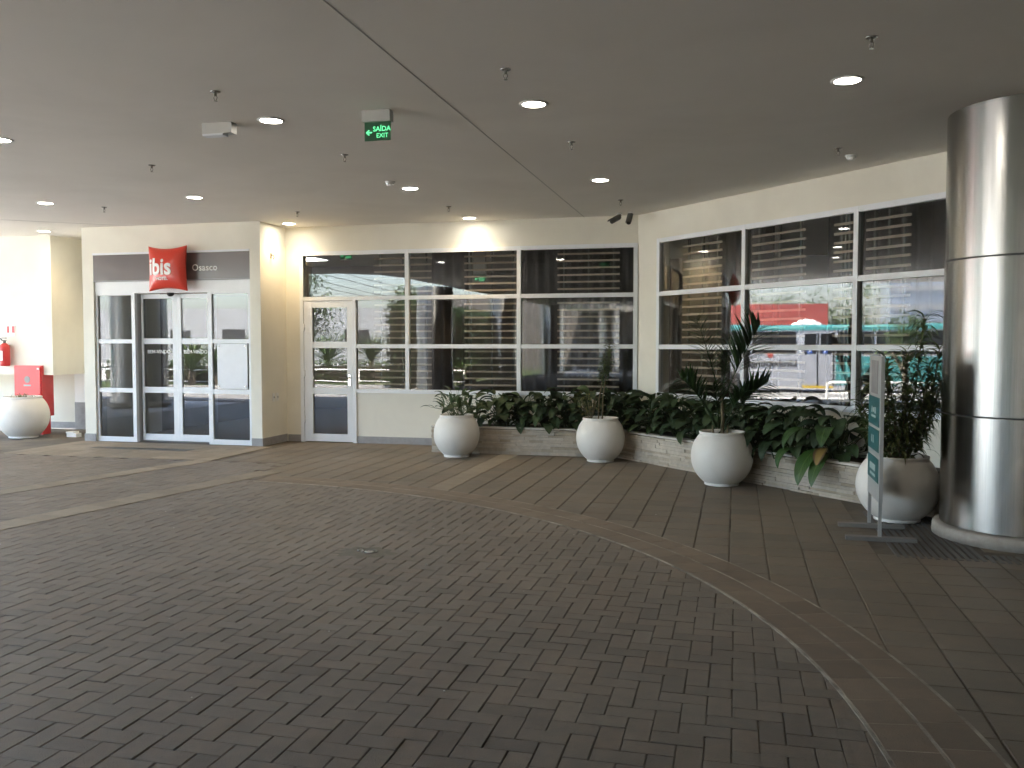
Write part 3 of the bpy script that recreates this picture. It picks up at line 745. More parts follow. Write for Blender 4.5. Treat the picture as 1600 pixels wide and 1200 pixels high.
# ------------------------------------------------------------------ ceiling fittings
def lamp(parent, loc, power, col, size=100, blend=.6):
    l = bpy.data.lights.new('bulb', 'SPOT'); l.energy = power; l.color = col; l.spot_size = R(size); l.spot_blend = blend; l.shadow_soft_size = .05
    o = bpy.data.objects.new('bulb', l); COL.objects.link(o); o.parent = parent; o.location = (0, 0, -.012)
    return o
DL = [((-1.469, 6.46), 'bright round downlight right of the exit sign', 0), ((.704, 6.40), 'bright round downlight nearest the steel column', 0),
      ((-1.444, 9.60), 'round downlight in front of the two cameras', 0), ((-3.62, 9.58), 'round downlight beside the small smoke detector left of the ceiling joint', 0),
      ((-3.66, 12.02), 'round downlight washing the wall above the wide window', 1), ((-3.595, 6.42), 'round downlight between the emergency box and exit sign', 0),
      ((-6.368, 9.52), 'round downlight in front of the cushion sign', 0), ((-8.447, 9.45), 'round downlight in front of the left end of the entrance block', 0),
      ((-6.409, 11.93), 'round downlight in the corner above the glass side door', 1), ((-10.573, 11.78), 'farthest left downlight beside the boxed duct', 1),
      ((-6.214, 6.44), 'round downlight cut by the left picture edge', 0)]
first = None
for (x, y), lab, warm in DL:
    if first is None:
        t = first = thing('downlight', lab, 'downlight', (x, y, H), 'round ceiling downlights')
        mb = MB(); mb.lathe([(.108, 0), (.108, -.004), (.100, -.008), (.086, -.009), (.083, -.004), (.083, -.0005)], (x, y, H), 32, cap=False); mb.build('trim', M['whiteplastic'], t)
        mb = MB(); mb.lathe([(.001, -.0055), (.082, -.0045), (.0825, -.001)], (x, y, H), 28); mb.build('diffuser', M['lampglow'], t)
    else: t = dup(first, (x, y, H), lab)
    lamp(t, (x, y), 4.6 if warm else .7, (1., .68, .31) if warm else (1., .88, .70), 128 if warm else 105, .8 if warm else .7)

SPK = [((-1.463, 5.61), 'sprinkler head nearest the camera left of the large downlight'), ((.739, 5.55), 'sprinkler head at upper right above the rightmost downlight'),
       ((-1.42, 7.74), 'sprinkler head between the exit sign and the camera pair downlight'), ((-1.40, 10.99), 'sprinkler head just above the two cameras'),
       ((.878, 8.59), 'sprinkler head beside the smoke detector near the diagonal wall'), ((-3.566, 5.60), 'sprinkler head above the emergency light box'),
       ((-5.639, 7.72), 'sprinkler head left of the emergency light box'), ((-3.575, 7.74), 'sprinkler head below left of the exit sign'),
       ((-7.966, 9.92), 'small sprinkler head above the left end of the entrance block'), ((-5.733, 10.9), 'sprinkler head above the corner downlight by the side door'),
       ((-3.619, 10.97), 'sprinkler head above the downlight that washes the window wall')]
first = None
for (x, y), lab in SPK:
    if first is None:
        t = first = thing('sprinkler', lab, 'sprinkler', (x, y, H), 'ceiling sprinkler heads')
        mb = MB(); mb.lathe([(.036, 0), (.034, -.006), (.02, -.010), (.001, -.010)], (x, y, H), 20); mb.build('escutcheon', M['chrome'], t)
        mb = MB(); mb.lathe([(.010, -.010), (.010, -.028), (.007, -.032)], (x, y, H), 10)
        for s_ in (-1, 1): mb.tube([(x + .009 * s_, y, H - .03), (x + .014 * s_, y, H - .045), (x + .004 * s_, y, H - .064)], .0028, 5)
        mb.build('sprinkler_body', M['brass'], t)
        mb = MB(); mb.lathe([(.004, -.062), (.014, -.066), (.014, -.068), (.001, -.068)], (x, y, H), 14); mb.build('deflector', M['chrome'], t)
    else: dup(first, (x, y, H), lab)
first = None
for (x, y), lab in (((-3.69, 9.15), 'small white smoke detector next to the central downlight'), ((1.03, 8.94), 'small white smoke detector near the diagonal wall and column')):
    if first is None:
        t = first = thing('smoke_detector', lab, 'smoke detector', (x, y, H), 'ceiling smoke detectors')
        mb = MB(); mb.lathe([(.055, 0), (.055, -.012), (.048, -.016), (.001, -.016)], (x, y, H), 24); mb.build('base', M['whiteplastic'], t)
        mb = MB(); mb.lathe([(.044, -.016), (.042, -.034), (.03, -.046), (.001, -.048)], (x, y, H), 24); mb.build('dome', M['whiteplastic'], t)
    else: dup(first, (x, y, H), lab)
t = thing('emergency_light', 'white emergency light box on the ceiling left of the exit sign', 'emergency light', (-4.06, 6.42, H))
mb = MB(); mb.box(-4.19, -3.925, 6.38, 6.46, H - .085, H); mb.build('casing', M['boxgrey'], t)
mb = MB(); mb.box(-4.185, -4.0, 6.376, 6.456, H - .10, H - .0855); mb.build('lens', M['notice'], t)

def camera_thing(base, aim, label):
    t = thing('security_camera', label, 'camera', base, 'pair of bullet cameras in the corner')
    b = Vector(base); d = Vector(aim).normalized()
    mb = MB(); mb.lathe([(.035, 0), (.035, -.012), (.02, -.02), (.001, -.02)], base, 16); mb.build('mount', M['whiteplastic'], t)
    p = b + Vector((0, 0, -.055))
    mb = MB(); mb.tube([b + Vector((0, 0, -.015)), b + Vector((0, 0, -.04)), p], .011, 8); mb.build('arm', M['chrome'], t)
    q = p + d * -.02
    mb = MB(); mb.tube([q, q + d * .02, q + d * .15, q + d * .17], [.022, .034, .034, .033], 16); mb.build('camera_body', M['darkmetal'], t)
    r_ = q + d * .171
    mb = MB(); mb.tube([r_, r_ + d * .004], .026, 16); mb.build('lens', M['black'], t)
    u = Vector((0, 0, 1)) - d * d.z; u.normalize(); sd = d.cross(u)
    mb = MB()
    for k in range(6):
        a0_, a1_ = R(-70 + k * 23.3), R(-70 + (k + 1) * 23.3)
        ps = []
        for rr_ in (.039, .043):
            for e in (.0, .20):
                for a_ in (a0_, a1_): ps.append(mb.vert(q + d * e + (u * math.cos(a_) + sd * math.sin(a_)) * rr_))
        for f in ((0, 1, 3, 2), (4, 6, 7, 5), (0, 4, 5, 1), (2, 3, 7, 6)): mb.face([ps[i] for i in f])
    mb.build('sunshield', M['darkmetal'], t)
camera_thing((-1.56, 12.1, H), (-.75, -.75, -.55), 'grey bullet camera pointing left at the ceiling corner')
camera_thing((-1.40, 12.02, H), (-.08, -.8, -.75), 'grey bullet camera pointing toward the drive at the ceiling corner')

# ------------------------------------------------------------------ steel columns
def column(x, y, label, r=.585):
    t = thing('steel_column', label, 'column', (x, y, 0), 'round steel columns of the drive')
    mb = MB()
    def sleeve(z0, z1, f):
        mb.lathe([(r, z0 + .004), (r, z1 - .004)], (x, y, 0), 128, cap=False)
        mb.lathe([(r - .004, z0), (r, z0 + .004)], (x, y, 0), 128, cap=False); mb.lathe([(r, z1 - .004), (r - .004, z1)], (x, y, 0), 128, cap=False)
    for z0, z1 in ((.10, .952), (.960, 2.136), (2.144, H)): sleeve(z0, z1, 0)
    mb.build('cladding', M['steel'], t)
    mb = MB(); mb.lathe([(r - .0035, .1), (r - .0035, H)], (x, y, 0), 64, cap=False)
    for a in (R(-101), R(79)):
        c_, s_ = math.cos(a), math.sin(a); k = .0035
        T = lambda p, q, z: (x + c_ * p - s_ * q, y + s_ * p + c_ * q, z)
        mb.box(r - .03, r + .0015, -k, k, .101, H, T)
    mb.build('seam', M['seam'], t)
    mb = MB(); mb.lathe([(r + .055, 0), (r + .05, .082), (r + .04, .092), (r - .03, .094)], (x, y, 0), 64); mb.build('base_ring', M['concrete'], t)
    return t
c0 = column(2.17, 7.58, 'tall brushed steel column at the right beside the largest visible pot')
for x, y, lab in ((-9.3, -2.0, 'steel column reflected in the middle bay of the wide window'), (-9.1, -9.7, 'second steel column along the open edge of the drive'),
                  (-8.4, -16.2, 'third steel column along the open edge of the drive'), (-6.6, -22.4, 'last steel column at the rear of the drive'), (-14.1, 4.75, 'steel column under the canopy arm toward the street')):
    dup(c0, (x, y, 0), lab)

# ------------------------------------------------------------------ planter
t = thing('stone_planter', 'low split-stone planter wall along the windows filled with dark soil', 'planter', (-1.5, 11.5, 0))
NPF = 6.885
P0 = (-4.07, 12.33); P1 = (-4.07, 11.57); P2 = ((NPF - NR[1] * 11.57) / NR[0], 11.57); P3 = (P2[0] + TRX[0] * 4.6, P2[1] + TRX[1] * 4.6)
mb = MB(); HT = .345
def face_run(a, b):
    a, b = Vector((*a, 0)), Vector((*b, 0)); d = (b - a); Ln = d.length; d.normalize(); nn = Vector((d.y, -d.x, 0))
    z = 0.
    while z < HT - .012:
        hgt = min(rnd.choice((.022, .028, .034, .042)), HT - z); s_ = -.002 if rnd.random() < .5 else 0.
        s_ = 0.
        while s_ < Ln - .005:
            ln = min(rnd.uniform(.10, .42), Ln - s_)
            if Ln - s_ - ln < .05: ln = Ln - s_
            o_ = rnd.uniform(.0, .014) if rnd.random() < .85 else rnd.uniform(-.012, 0)
            mb.cur = rnd.random()
            T = lambda p, q, zz: tuple(a + d * p + nn * q + Vector((0, 0, zz)))
            mb.box(s_ + .0008, s_ + ln - .0008, -.06, o_, z + .0012, z + hgt - .0008, T)
            s_ += ln
        z += hgt
face_run(P0, P1); face_run(P1, P2); face_run(P2, P3)
mb.build('stone_cladding', M['clad'], t, attr=True)
def inset(k): return [(P0[0] + k, 12.33), (P1[0] + k, P1[1] + k), (P2[0] + k * .45, P2[1] + k), (P3[0] + NR[0] * k, P3[1] + NR[1] * k)]
oo, ii = inset(-.012), inset(.11)
mb = MB()
for a in range(3): mb.prism([oo[a], oo[a + 1], ii[a + 1], ii[a]], HT, HT + .022)
mb.build('coping', M['cap'], t)
mb = MB(); e_ = TR(4.9, .0, 0); f_ = TR(0, 0, 0)
so = inset(.06); n_ = 1
mb.prism([so[0], so[1], so[2], so[3], (e_[0], e_[1]), (f_[0], f_[1])], .02, HT - .01); mb.build('soil', M['soil'], t)

# ------------------------------------------------------------------ pots
def pot(x, y, Rm, Hh, label, flat=1.):
    t = thing('plant_pot', label, 'pot', (x, y, 0), 'round white planters')
    base = Rm * .56; op = Rm * .72; n = 22; prof = [(base * .98, 0), (base, .004), (base, .014), (base * .97, .022)]
    zc = Hh * .53
    a0_ = math.asin(min(1, (base * .97) / Rm)); a1_ = math.asin(op / Rm)
    for k in range(n + 1):
        th = -PI / 2 + a0_ + (PI - a0_ - a1_) * k / n
        r_ = Rm * math.cos(th); lo = math.sin(-PI / 2 + a0_); hi = math.sin(PI / 2 - a1_)
        z_ = .022 + (Hh - .03 - .022) * (math.sin(th) - lo) / (hi - lo)
        prof.append((r_, z_))
    prof += [(op + .004, Hh - .022), (op + .006, Hh - .006), (op, Hh), (op - .012, Hh - .002), (op - .018, Hh - .03), (op - .012, Hh - .09)]
    mb = MB(); mb.lathe(prof, (x, y, 0), 64, cap=False); mb.build('pot_body', M['pot'], t)
    mb = MB(); mb.lathe([(.001, Hh - .055), (op * .5, Hh - .058), (op - .012, Hh - .066)], (x, y, 0), 24, cap=False); mb.build('soil', M['soil'], t)
    return t
pot(-3.60, 11.22, .305, .56, 'white pot with the small lily plant at the left end of the planter')
pot(-1.67, 11.21, .31, .56, 'white pot with the thin tall stems at the bend of the planter')
pot(-.135, 9.66, .325, .57, 'white pot holding the palm in front of the diagonal planter')
pot(1.345, 8.07, .335, .555, 'big white pot with the bushy shrub beside the steel column')
pot(-11.07, 11.80, .385, .66, 'white pot with tiny sprouts in front of the red hose cabinet')

# ------------------------------------------------------------------ plants
def rv(a, b): return rnd.uniform(a, b)
def broad_plant(x, y, z, label, n=26, hgt=.5, sz=.3, lean=(0, 0), spread=1.):
    n = int(n * 1.7)
    t = thing('broadleaf_plant', label, 'plant', (x, y, z), 'broad leaved plants in the stone planter')
    lf = MB(); st = MB()
    for k in range(n):
        a = 2 * PI * (k * .382) + rv(-.3, .3); f = (k + .5) / n
        rad = spread * (.05 + .22 * (1 - f) + rv(0, .08)); top = hgt * (.12 + .88 * f) * rv(.85, 1.1)
        b = Vector((x + rv(-.07, .07), y + rv(-.05, .05), z))
        tip = Vector((x + math.cos(a) * rad + lean[0] * f, y + math.sin(a) * rad * .8 + lean[1] * f, z + top * .82))
        mid = (b + tip) / 2 + Vector((0, 0, top * .12))
        st.tube([b, mid, tip], [.006, .005, .0035], 5, caps=False)
        lf.cur = rv(0, 1) ** 1.4
        L_ = sz * rv(.75, 1.15)
        d = Vector((math.cos(a) + lean[0], math.sin(a) + lean[1], rv(.15, .8)))
        lf.leaf(tip, d, L_, L_ * rv(.42, .56), bend=rv(1.2, 2.3), fold=rv(.1, .4), seg=7, side=(rv(-.3, .3), rv(-.3, .3), rv(-.3, .3)))
    lf.build('leaves', M['broad'], t, fix=False, attr=True); st.build('stems', M['greenstem'], t, fix=False)
    return t
zs = HT - .01
XS = [-3.55, -3.2, -2.86, -2.52, -2.2, -1.9, -1.55]
ORD = ['first', 'second', 'third', 'fourth', 'fifth', 'sixth', 'seventh', 'eighth', 'ninth']
for k, x in enumerate(XS):
    broad_plant(x, 11.98 + rv(-.08, .08), zs, '%s broad-leaved plant from the left end of the stone planter' % ORD[k], 24 if k else 14, .60 * rv(.9, 1.1) * (.85 if k == 0 else 1), .30, (0, -.08))
ds = [.35, .85, 1.25, 1.65, 2.1, 2.5, 2.9, 3.3, 3.75]
for k, s_ in enumerate(ds):
    p = TR(s_, .32 + rv(-.05, .05), 0)
    broad_plant(p[0], p[1], zs, '%s broad-leaved plant after the wall corner counting toward the steel column' % ORD[k], 26, (.66 if k < 2 else .59) * rv(.9, 1.1), .29, (-NR[0] * .06, -NR[1] * .06))
# the plant with two big leaves hanging over the planter edge
p = TR(3.78, .56, 0)
t = thing('drooping_leaf_plant', 'plant with one big veined leaf and a yellowing leaf hanging over the planter edge', 'plant', (p[0], p[1], zs))
lf = MB(); st = MB(); ye = MB()
out_ = Vector((-NR[0], -NR[1], 0)); al = Vector((TRX[0], TRX[1], 0)); b = Vector((p[0], p[1], zs))
def hang(mbx, off, up, L_, W_, bend, side=0., dz=.35, tintv=.5):
    s1 = b + al * off + out_ * .10 + Vector((0, 0, up)); mbx.cur = tintv
    st.tube([b + al * off * .5, (b + s1) / 2 + Vector((0, 0, up * .3)), s1], [.008, .007, .005], 6, caps=False)
    mbx.leaf(s1, out_ + al * side + Vector((0, 0, dz)), L_, W_, bend=bend, fold=.12, seg=10)
hang(lf, .0, .13, .47, .19, 1.25, .0, -.35, .8)
hang(lf, -.10, .30, .42, .16, 2.2, -.3, .5, .3)
hang(lf, .14, .34, .40, .16, 2.0, .5, .5, .4)
hang(lf, -.30, .10, .34, .13, 2.2, -.2, .2, .5)
hang(ye, .09, .15, .26, .13, 1.5, .25, -.1, .5); hang(lf, .12, .09, .42, .15, 1.3, .1, -.3, .6)
lf.build('big_leaf', M['calathea'], t, fix=False, attr=True); y_ = ye.build('yellow_leaf', M['yellowleaf'], t, fix=False, attr=True); y_['label'] = 'yellow and brown withering leaf'
st.build('stems', M['greenstem'], t, fix=False)
t = thing('hanging_leaf_plant', 'dark leaves drooping over the planter just right of the palm pot', 'plant', (*TR(2.85, .54, 0)[:2], zs))
b = Vector((*TR(2.85, .56, 0)[:2], zs)); lf = MB(); st = MB()
hang(lf, 0, .12, .42, .15, 1.4, .0, -.2, .15); hang(lf, .12, .22, .40, .14, 2.1, .3, .4, .2); hang(lf, .35, .16, .36, .13, 2.1, .2, .2, .1); hang(lf, -.15, .25, .36, .13, 2.0, -.3, .4, .1)
lf.build('leaves', M['broad'], t, fix=False, attr=True); st.build('stems', M['greenstem'], t, fix=False)

# small lily plant in the first pot
x, y, z = -3.60, 11.22, .50
t = thing('lily_plant', 'small bushy lily plant growing in the leftmost pot of the planter row', 'plant', (x, y, z)); lf = MB(); st = MB()
for k in range(46):
    a = 2 * PI * k * .382; f = k / 46
    rad = (.30 * (1 - f) ** .7 + rv(0, .08)); top = .10 + .26 * f * rv(.8, 1.2) + rv(-.02, .05)
    b = Vector((x + rv(-.1, .1), y + rv(-.1, .1), z)); tip = Vector((x + math.cos(a) * rad, y + math.sin(a) * rad, z + top))
    st.tube([b, (b + tip) / 2 + Vector((0, 0, .05)), tip], [.004, .003, .002], 5, caps=False)
    lf.cur = rv(0, 1); L_ = rv(.10, .17)
    lf.leaf(tip, (math.cos(a), math.sin(a), rv(.1, 1.2)), L_, L_ * .42, rv(.5, 1.6), .3, 5, side=(rv(-.4, .4), rv(-.4, .4), rv(-.3, .3)))
for dx, hh in ((-.16, .33), (-.06, .36), (.05, .30), (.2, .33)):
    lf.cur = .6; lf.leaf((x + dx, y - .05, z + hh - .16), (dx * .8, -.1, 1), .17, .065, .3, .3, 5)
    st.tube([(x + dx * .5, y, z), (x + dx, y - .05, z + hh - .16)], .003, 5, caps=False)
lf.build('leaves', M['lily'], t, fix=False, attr=True); st.build('stems', M['greenstem'], t, fix=False)

# tall thin stems in the second pot
x, y, z = -1.67, 11.21, .50
t = thing('tall_stem_plant', 'tall plant of two bare thin stems with a narrow leafy top', 'plant', (x, y, z)); lf = MB(); st = MB(); dl = MB()
def rosette(mbx, c, n, L_, W_, up=.5, bend=.9, prof='strap'):
    for k in range(n):
        a = 2 * PI * k * .382 + rv(-.2, .2); mbx.cur = rv(0, 1)
        mbx.leaf(Vector(c) + Vector((0, 0, -.04 * (k % 4))), (math.cos(a), math.sin(a), up * rv(.2, 1.8)), L_ * rv(.7, 1.15), W_ * rv(.8, 1.2), bend * rv(.5, 1.5), .3, 5, prof)
for sx, topx, hh in ((-.03, .05, .86), (.02, .11, 1.02)):
    pts = [(x + sx, y, z - .02), (x + sx + .01, y, z + hh * .33), (x + (sx + topx) / 2 + .015, y + .01, z + hh * .66), (x + topx, y, z + hh)]
    st.tube(pts, [.011, .009, .007, .004], 7)
    for q in range(11):
        f = .62 + .38 * q / 10
        c = Vector(pts[2]).lerp(Vector(pts[3]), (f - .62) / .38)
        rosette(lf, c, 11, .125, .030, .6, 1.2)
for q in range(90):
    a = rv(0, 2 * PI); r_ = rv(0, .20); dl.cur = rv(0, 1)
    dl.leaf((x - .17 + r_ * math.cos(a), y + r_ * .6 * math.sin(a), z + rv(.02, .34) + .05), (math.cos(a), math.sin(a), rv(-.2, .8)), rv(.06, .12), .02, 1.1, .2, 4, 'strap')
for q in range(14):
    a = 2 * PI * q / 14; st.tube([(x - .12, y, z), (x - .17 + .12 * math.cos(a), y + .07 * math.sin(a), z + rv(.2, .4))], .003, 5, caps=False)
lf.build('leaves', M['drac'], t, fix=False, attr=True); st.build('stems', M['stem'], t, fix=False)
o = dl.build('base_leaves', M['dry'], t, fix=False, attr=True); o['label'] = 'pale yellowish leaf clump at the foot'

# palm in the third pot
x, y, z = -.135, 9.66, .51
t = thing('potted_palm', 'dark green palm with feathery upright fronds in the middle pot', 'palm', (x, y, z))
st = MB(); st.tube([(x, y, z - .02), (x + .005, y, z + .2), (x - .01, y, z + .42)], [.022, .018, .013], 8); st.tube([(x - .09, y, z - .02), (x - .10, y, z + .12)], [.016, .01], 7); st.tube([(x + .05, y - .03, z - .02), (x + .06, y - .03, z + .12)], [.014, .009], 7)
st.build('trunk', M['stem'], t, fix=False)
RV = Vector((math.cos(R(14.2)), math.sin(R(14.2)), 0)); FV = Vector((-math.sin(R(14.2)), math.cos(R(14.2)), 0))
def frond(base, tip, arch, n, Ll, Wl, droop=.5, first=.25, vee=.9):
    """one feather frond from base to tip (offsets along view-right, depth, up from the pot)"""
    b = Vector((x, y, z)) + RV * base[0] + FV * base[1] + Vector((0, 0, base[2])); e = Vector((x, y, z)) + RV * tip[0] + FV * tip[1] + Vector((0, 0, tip[2]))
    mid = (b + e) / 2 + Vector((0, 0, arch)); lf = MB(); pts = []
    for k in range(13):
        f = k / 12; pts.append(b * (1 - f) ** 2 + mid * 2 * f * (1 - f) + e * f * f)
    lf.cur = .2; lf.tube(pts, [.009 * (1 - .75 * k / 12) for k in range(13)], 5, caps=False)
    for k in range(n):
        f = first + (1 - first) * k / (n - 1); g_ = f * 12; i = min(11, int(g_)); p = pts[i].lerp(pts[i + 1], g_ - i); d = (pts[i + 1] - pts[i]).normalized()
        sd = d.cross(FV + Vector((0, 0, .15))).normalized()
        ll = Ll * (math.sin(PI * (.22 + .70 * (k / (n - 1)))) ** .6)
        for sg in (-1, 1):
            lf.cur = rv(0, 1)
            dd = d * rv(.75, 1.0) + sd * sg * vee * rv(.85, 1.1) + FV * rv(-.35, .15)
            lf.leaf(p, dd, ll * rv(.9, 1.15), Wl * 1.25, droop * rv(.6, 1.4), .35, 5, 'strap')
    lf.build('frond', M['palm'], t, fix=False, attr=True)
frond((-.01, 0, .35), (-.27, .05, 1.24), .10, 20, .26, .026, .55, .35, .75)
frond((.0, 0, .38), (.36, -.05, 1.16), .06, 26, .40, .028, .35, .35, .8)
frond((.0, 0, .35), (.10, .2, 1.05), .05, 16, .26, .026, .5, .4, .8)
frond((-.06, 0, .1), (-.46, -.1, .62), .14, 14, .26, .032, .6, .4, .9)
frond((.03, 0, .1), (.44, -.12, .58), .12, 15, .30, .036, .45, .4, .9)
frond((-.03, -.02, .1), (-.14, -.2, .56), .08, 12, .24, .034, .5, .4, .8)
frond((.02, -.02, .12), (.20, -.22, .50), .08, 12, .24, .034, .5, .4, .8)
frond((-.05, 0, .1), (-.30, .1, .50), .1, 11, .22, .03, .6, .4, .9)

# bushy shrub in the fourth pot
x, y, z = 1.345, 8.07, .50
t = thing('potted_shrub', 'bushy narrow-leaved shrub with tall stems beside the totem and column', 'shrub', (x, y, z)); lf = MB(); st = MB(); dl = MB()
for dx, dd, hh in ((.22, .05, 1.22), (-.11, .0, .86), (.31, .12, .82), (.05, -.05, .70), (-.20, .05, .58), (.18, -.1, .62), (-.05, .12, .74), (.26, -.02, .50), (-.10, -.12, .50), (.10, .1, .92), (-.24, .0, .42), (.0, -.1, .36), (.30, .05, .64), (-.30, .05, .50), (.36, .0, .70), (-.16, .1, .64), (.14, -.15, .44), (.38, .1, .95), (-.22, -.12, .34)):
    b = Vector((x + rv(-.06, .06), y + rv(-.06, .06), z - .02)); e = Vector((x, y, z + hh)) + RV * dx + FV * dd
    mid = (b + e) / 2 + RV * dx * .2
    st.tube([b, mid, e], [.011, .008, .005], 6, caps=False)
    nn = int(hh * 13)
    for q in range(nn):
        f = .30 + .70 * q / max(1, nn - 1); c = b * (1 - f) ** 2 + mid * 2 * f * (1 - f) + e * f * f
        rosette(lf, c, 8, .16, .027, .5, 1.5)
    rosette(lf, e, 14, .19, .028, .9, 1.5)
for q in range(110):
    a = rv(0, 2 * PI); r_ = rv(0, .24); dl.cur = rv(0, 1)
    dl.leaf((x + .02 + r_ * math.cos(a), y + r_ * math.sin(a), z + rv(.03, .40)), (math.cos(a), math.sin(a), rv(-.6, .5)), rv(.08, .15), .02, 1.3, .2, 4, 'strap')
lf.build('leaves', M['drac'], t, fix=False, attr=True); st.build('stems', M['stem'], t, fix=False); o = dl.build('dry_leaves', M['dry'], t, fix=False, attr=True); o['label'] = 'dry yellowish lower leaves'

# sprouts in the far left pot
x, y, z = -11.07, 11.80, .60
t = thing('sprouting_plant', 'sparse low sprouts in the far left pot', 'plant', (x, y, z)); lf = MB()
for k in range(70):
    a = rv(0, 2 * PI); r_ = rv(0, .24); lf.cur = rv(0, 1)
    lf.leaf((x + r_ * math.cos(a), y + r_ * math.sin(a), z - .01), (rv(-.6, .6), rv(-.6, .6), 1), rv(.06, .15), .02, .7, .2, 4, 'strap')
lf.build('leaves', M['drac'], t, fix=False, attr=True)

# ------------------------------------------------------------------ totem sign
t = thing('totem_sign', 'narrow silver sign stand with teal panels in front of the big pot', 'sign', (1.09, 7.45, 0))
TT = lambda s, d, z: (1.085 + (s - 7.17) * .0 - d, s, z)       # s along the sign (depth), d out of the face toward the left
mb = MB()
for s_ in (7.175, 7.72): mb = MB(); mb.box(s_ - .012, s_ + .012, -.003, .021, .03, .295, TT); mb.build('leg', M['totem'], t)
mb = MB(); mb.box(7.15, 7.75, -.004, .022, .29, 1.405, TT); mb.build('panel', M['totem'], t)
mb = MB()
for z0, z1 in ((.86, 1.085), (.665, .835), (.43, .615)): mb.box(7.20, 7.735, .022, .0255, z0, z1, TT)
mb.build('teal_panel', M['teal'], t)
mb = MB(); mb.box(7.30, 7.62, .022, .025, 1.11, 1.37, TT); mb.build('grey_inset', M['skirt'], t)
mb = MB()
for z, hh, s0, s1 in ((.98, .05, 7.36, 7.42), (.98, .035, 7.45, 7.50), (.98, .05, 7.53, 7.58), (.93, .018, 7.36, 7.58), (.75, .06, 7.44, 7.48), (.75, .06, 7.52, 7.56), (.53, .05, 7.34, 7.62), (.47, .02, 7.34, 7.6)):
    mb = MB(); mb.box(s0, s1, .0255, .027, z - hh / 2, z + hh / 2, TT); mb.build('marking', M['faded'], t)
for s_ in (7.17, 7.68):
    mb = MB(); mb.box(.83, 1.335, s_ - .04, s_ + .025, 0, .032); mb.build('foot', M['footmetal'], t)

# ------------------------------------------------------------------ outside, seen only in the glass
t = thing('bus', 'long white and teal city bus waiting on the street', 'bus', (-32.3, 8, -.72))
Y0, Y1 = 1.5, 14.2; zb, zt = -.42, 2.32
def busbox(name, m, y0, y1, z0, z1, p=.0, x0=None):
    mb = MB(); mb.box(-33.5 if x0 is None else x0, -31 + p, y0, y1, z0, z1); return mb.build(name, m, t)
busbox('body', M['buswhite'], Y0, Y1, zb, 1.02); busbox('upper_body', M['buswhite'], Y0, Y1, 1.021, zt - .2, -.02)
mb = MB(); prof = [(-33.5, zt - .2), (-30.99, zt - .2), (-31.0, zt - .05), (-31.25, zt + .05), (-33.25, zt + .05), (-33.5, zt - .05)]
a = [mb.vert((px, Y0, pz)) for px, pz in prof]; b = [mb.vert((px, Y1, pz)) for px, pz in prof]
mb.face(a[::-1]); mb.face(b)
for i in range(6): mb.face((a[i], a[(i + 1) % 6], b[(i + 1) % 6], b[i]))
mb.build('roof', M['busteal'], t)
busbox('side_panel', M['busteal'], Y0 + .05, 8.3, zb + .1, .95, .012, -31.1)
for k, (y0, y1) in enumerate(((1.7, 3.2), (3.3, 4.9), (5.0, 6.6), (6.7, 8.2), (10.0, 11.9), (12.0, 14.1))): busbox('window', M['busglass'], y0, y1, 1.06, 2.05, .008, -31.1)
for y0 in (8.42, 9.08):
    d = busbox('door', M['buswhite'], y0, y0 + .56, zb + .05, 1.98, .012, -31.1)
    mb = MB(); mb.box(-30.987, -30.98, y0 + .04, y0 + .52, 1.05, 1.95); mb.build('pane', M['busglass'], d)
    mb = MB(); mb.box(-30.98, -30.975, y0 + .20, y0 + .42, 1.06, 1.26); mb.build('access_sign', M['blue'], d)
    mb = MB(); mb.lathe([(.03, 0), (.03, .003)], (0, 0, 0), 10, axis='y'); 
    mb.v = [(-30.974 + .0 * vx - (vy * 0), y0 + .31 + vx, 1.22 + vz) for vx, vy, vz in mb.v]
    mb.box(-30.975, -30.972, y0 + .29, y0 + .33, 1.12, 1.20); mb.box(-30.975, -30.972, y0 + .33, y0 + .38, 1.10, 1.12); mb.build('access_symbol', M['letter'], d)
    busbox('door_surround', M['busglass'], y0 - .06, y0, zb + .05, 1.98, .01, -31.1)
busbox('step', M['busyellow'], 8.4, 9.7, zb - .06, zb + .04, .06, -31.3)
textmesh('Urubupungá', .44, lambda x_, y_, z_: (-30.99 + z_, 11.0 + x_, .60 + y_), .003, .012).build('lettering', M['black'], t)
mb = MB(); mb.lathe([(.15, 0), (.15, .004)], (0, 0, 0), 20, axis='y'); mb.v = [(-30.998 - vy, 11.1 + vx, 1.0 - .02 + vz) for vx, vy, vz in mb.v]; mb.build('emblem', M['bannerred'], t)
for y in (3.4, 12.7):
    mb = MB(); mb.lathe([(.2, 0), (.44, .0), (.48, .04), (.48, .22), (.44, .25), (.001, .25)], (0, 0, 0), 28, axis='y'); mb.v = [(-30.99 + .02 + vy, y + vx, -.24 + vz) for vx, vy, vz in mb.v]; mb.build('wheel', M['rubber'], t)
def rail(name, pts, m, label, cat, r=.04):
    t = thing(name, label, cat, pts[0]); mb = MB(); mb.tube(pts, r, 8); mb.build('rail', m, t); return t
rl = thing('street_railing', 'white tubular railing along the kerb before the bus', 'railing', (-21.2, 6, -.72))
mb = MB(); mb.tube([(-21.2, 9.05, -.72), (-21.2, 9.05, .12), (-21.2, 8.95, .19), (-21.2, 2.2, .19), (-21.2, 2.1, .12), (-21.2, 2.1, -.72)], .045, 8); mb.tube([(-21.2, 8.99, -.2), (-21.2, 2.15, -.2)], .03, 8); mb.build('tube', M['letter'], rl)
t = thing('red_shopfront', 'low shop building with a red fascia across the street', 'building', (-48, 9, -.72))
mb = MB(); mb.box(-54, -46.2, 8.2, 24, -.72, 2.2); mb.build('wall', M['bldwhite'], t)
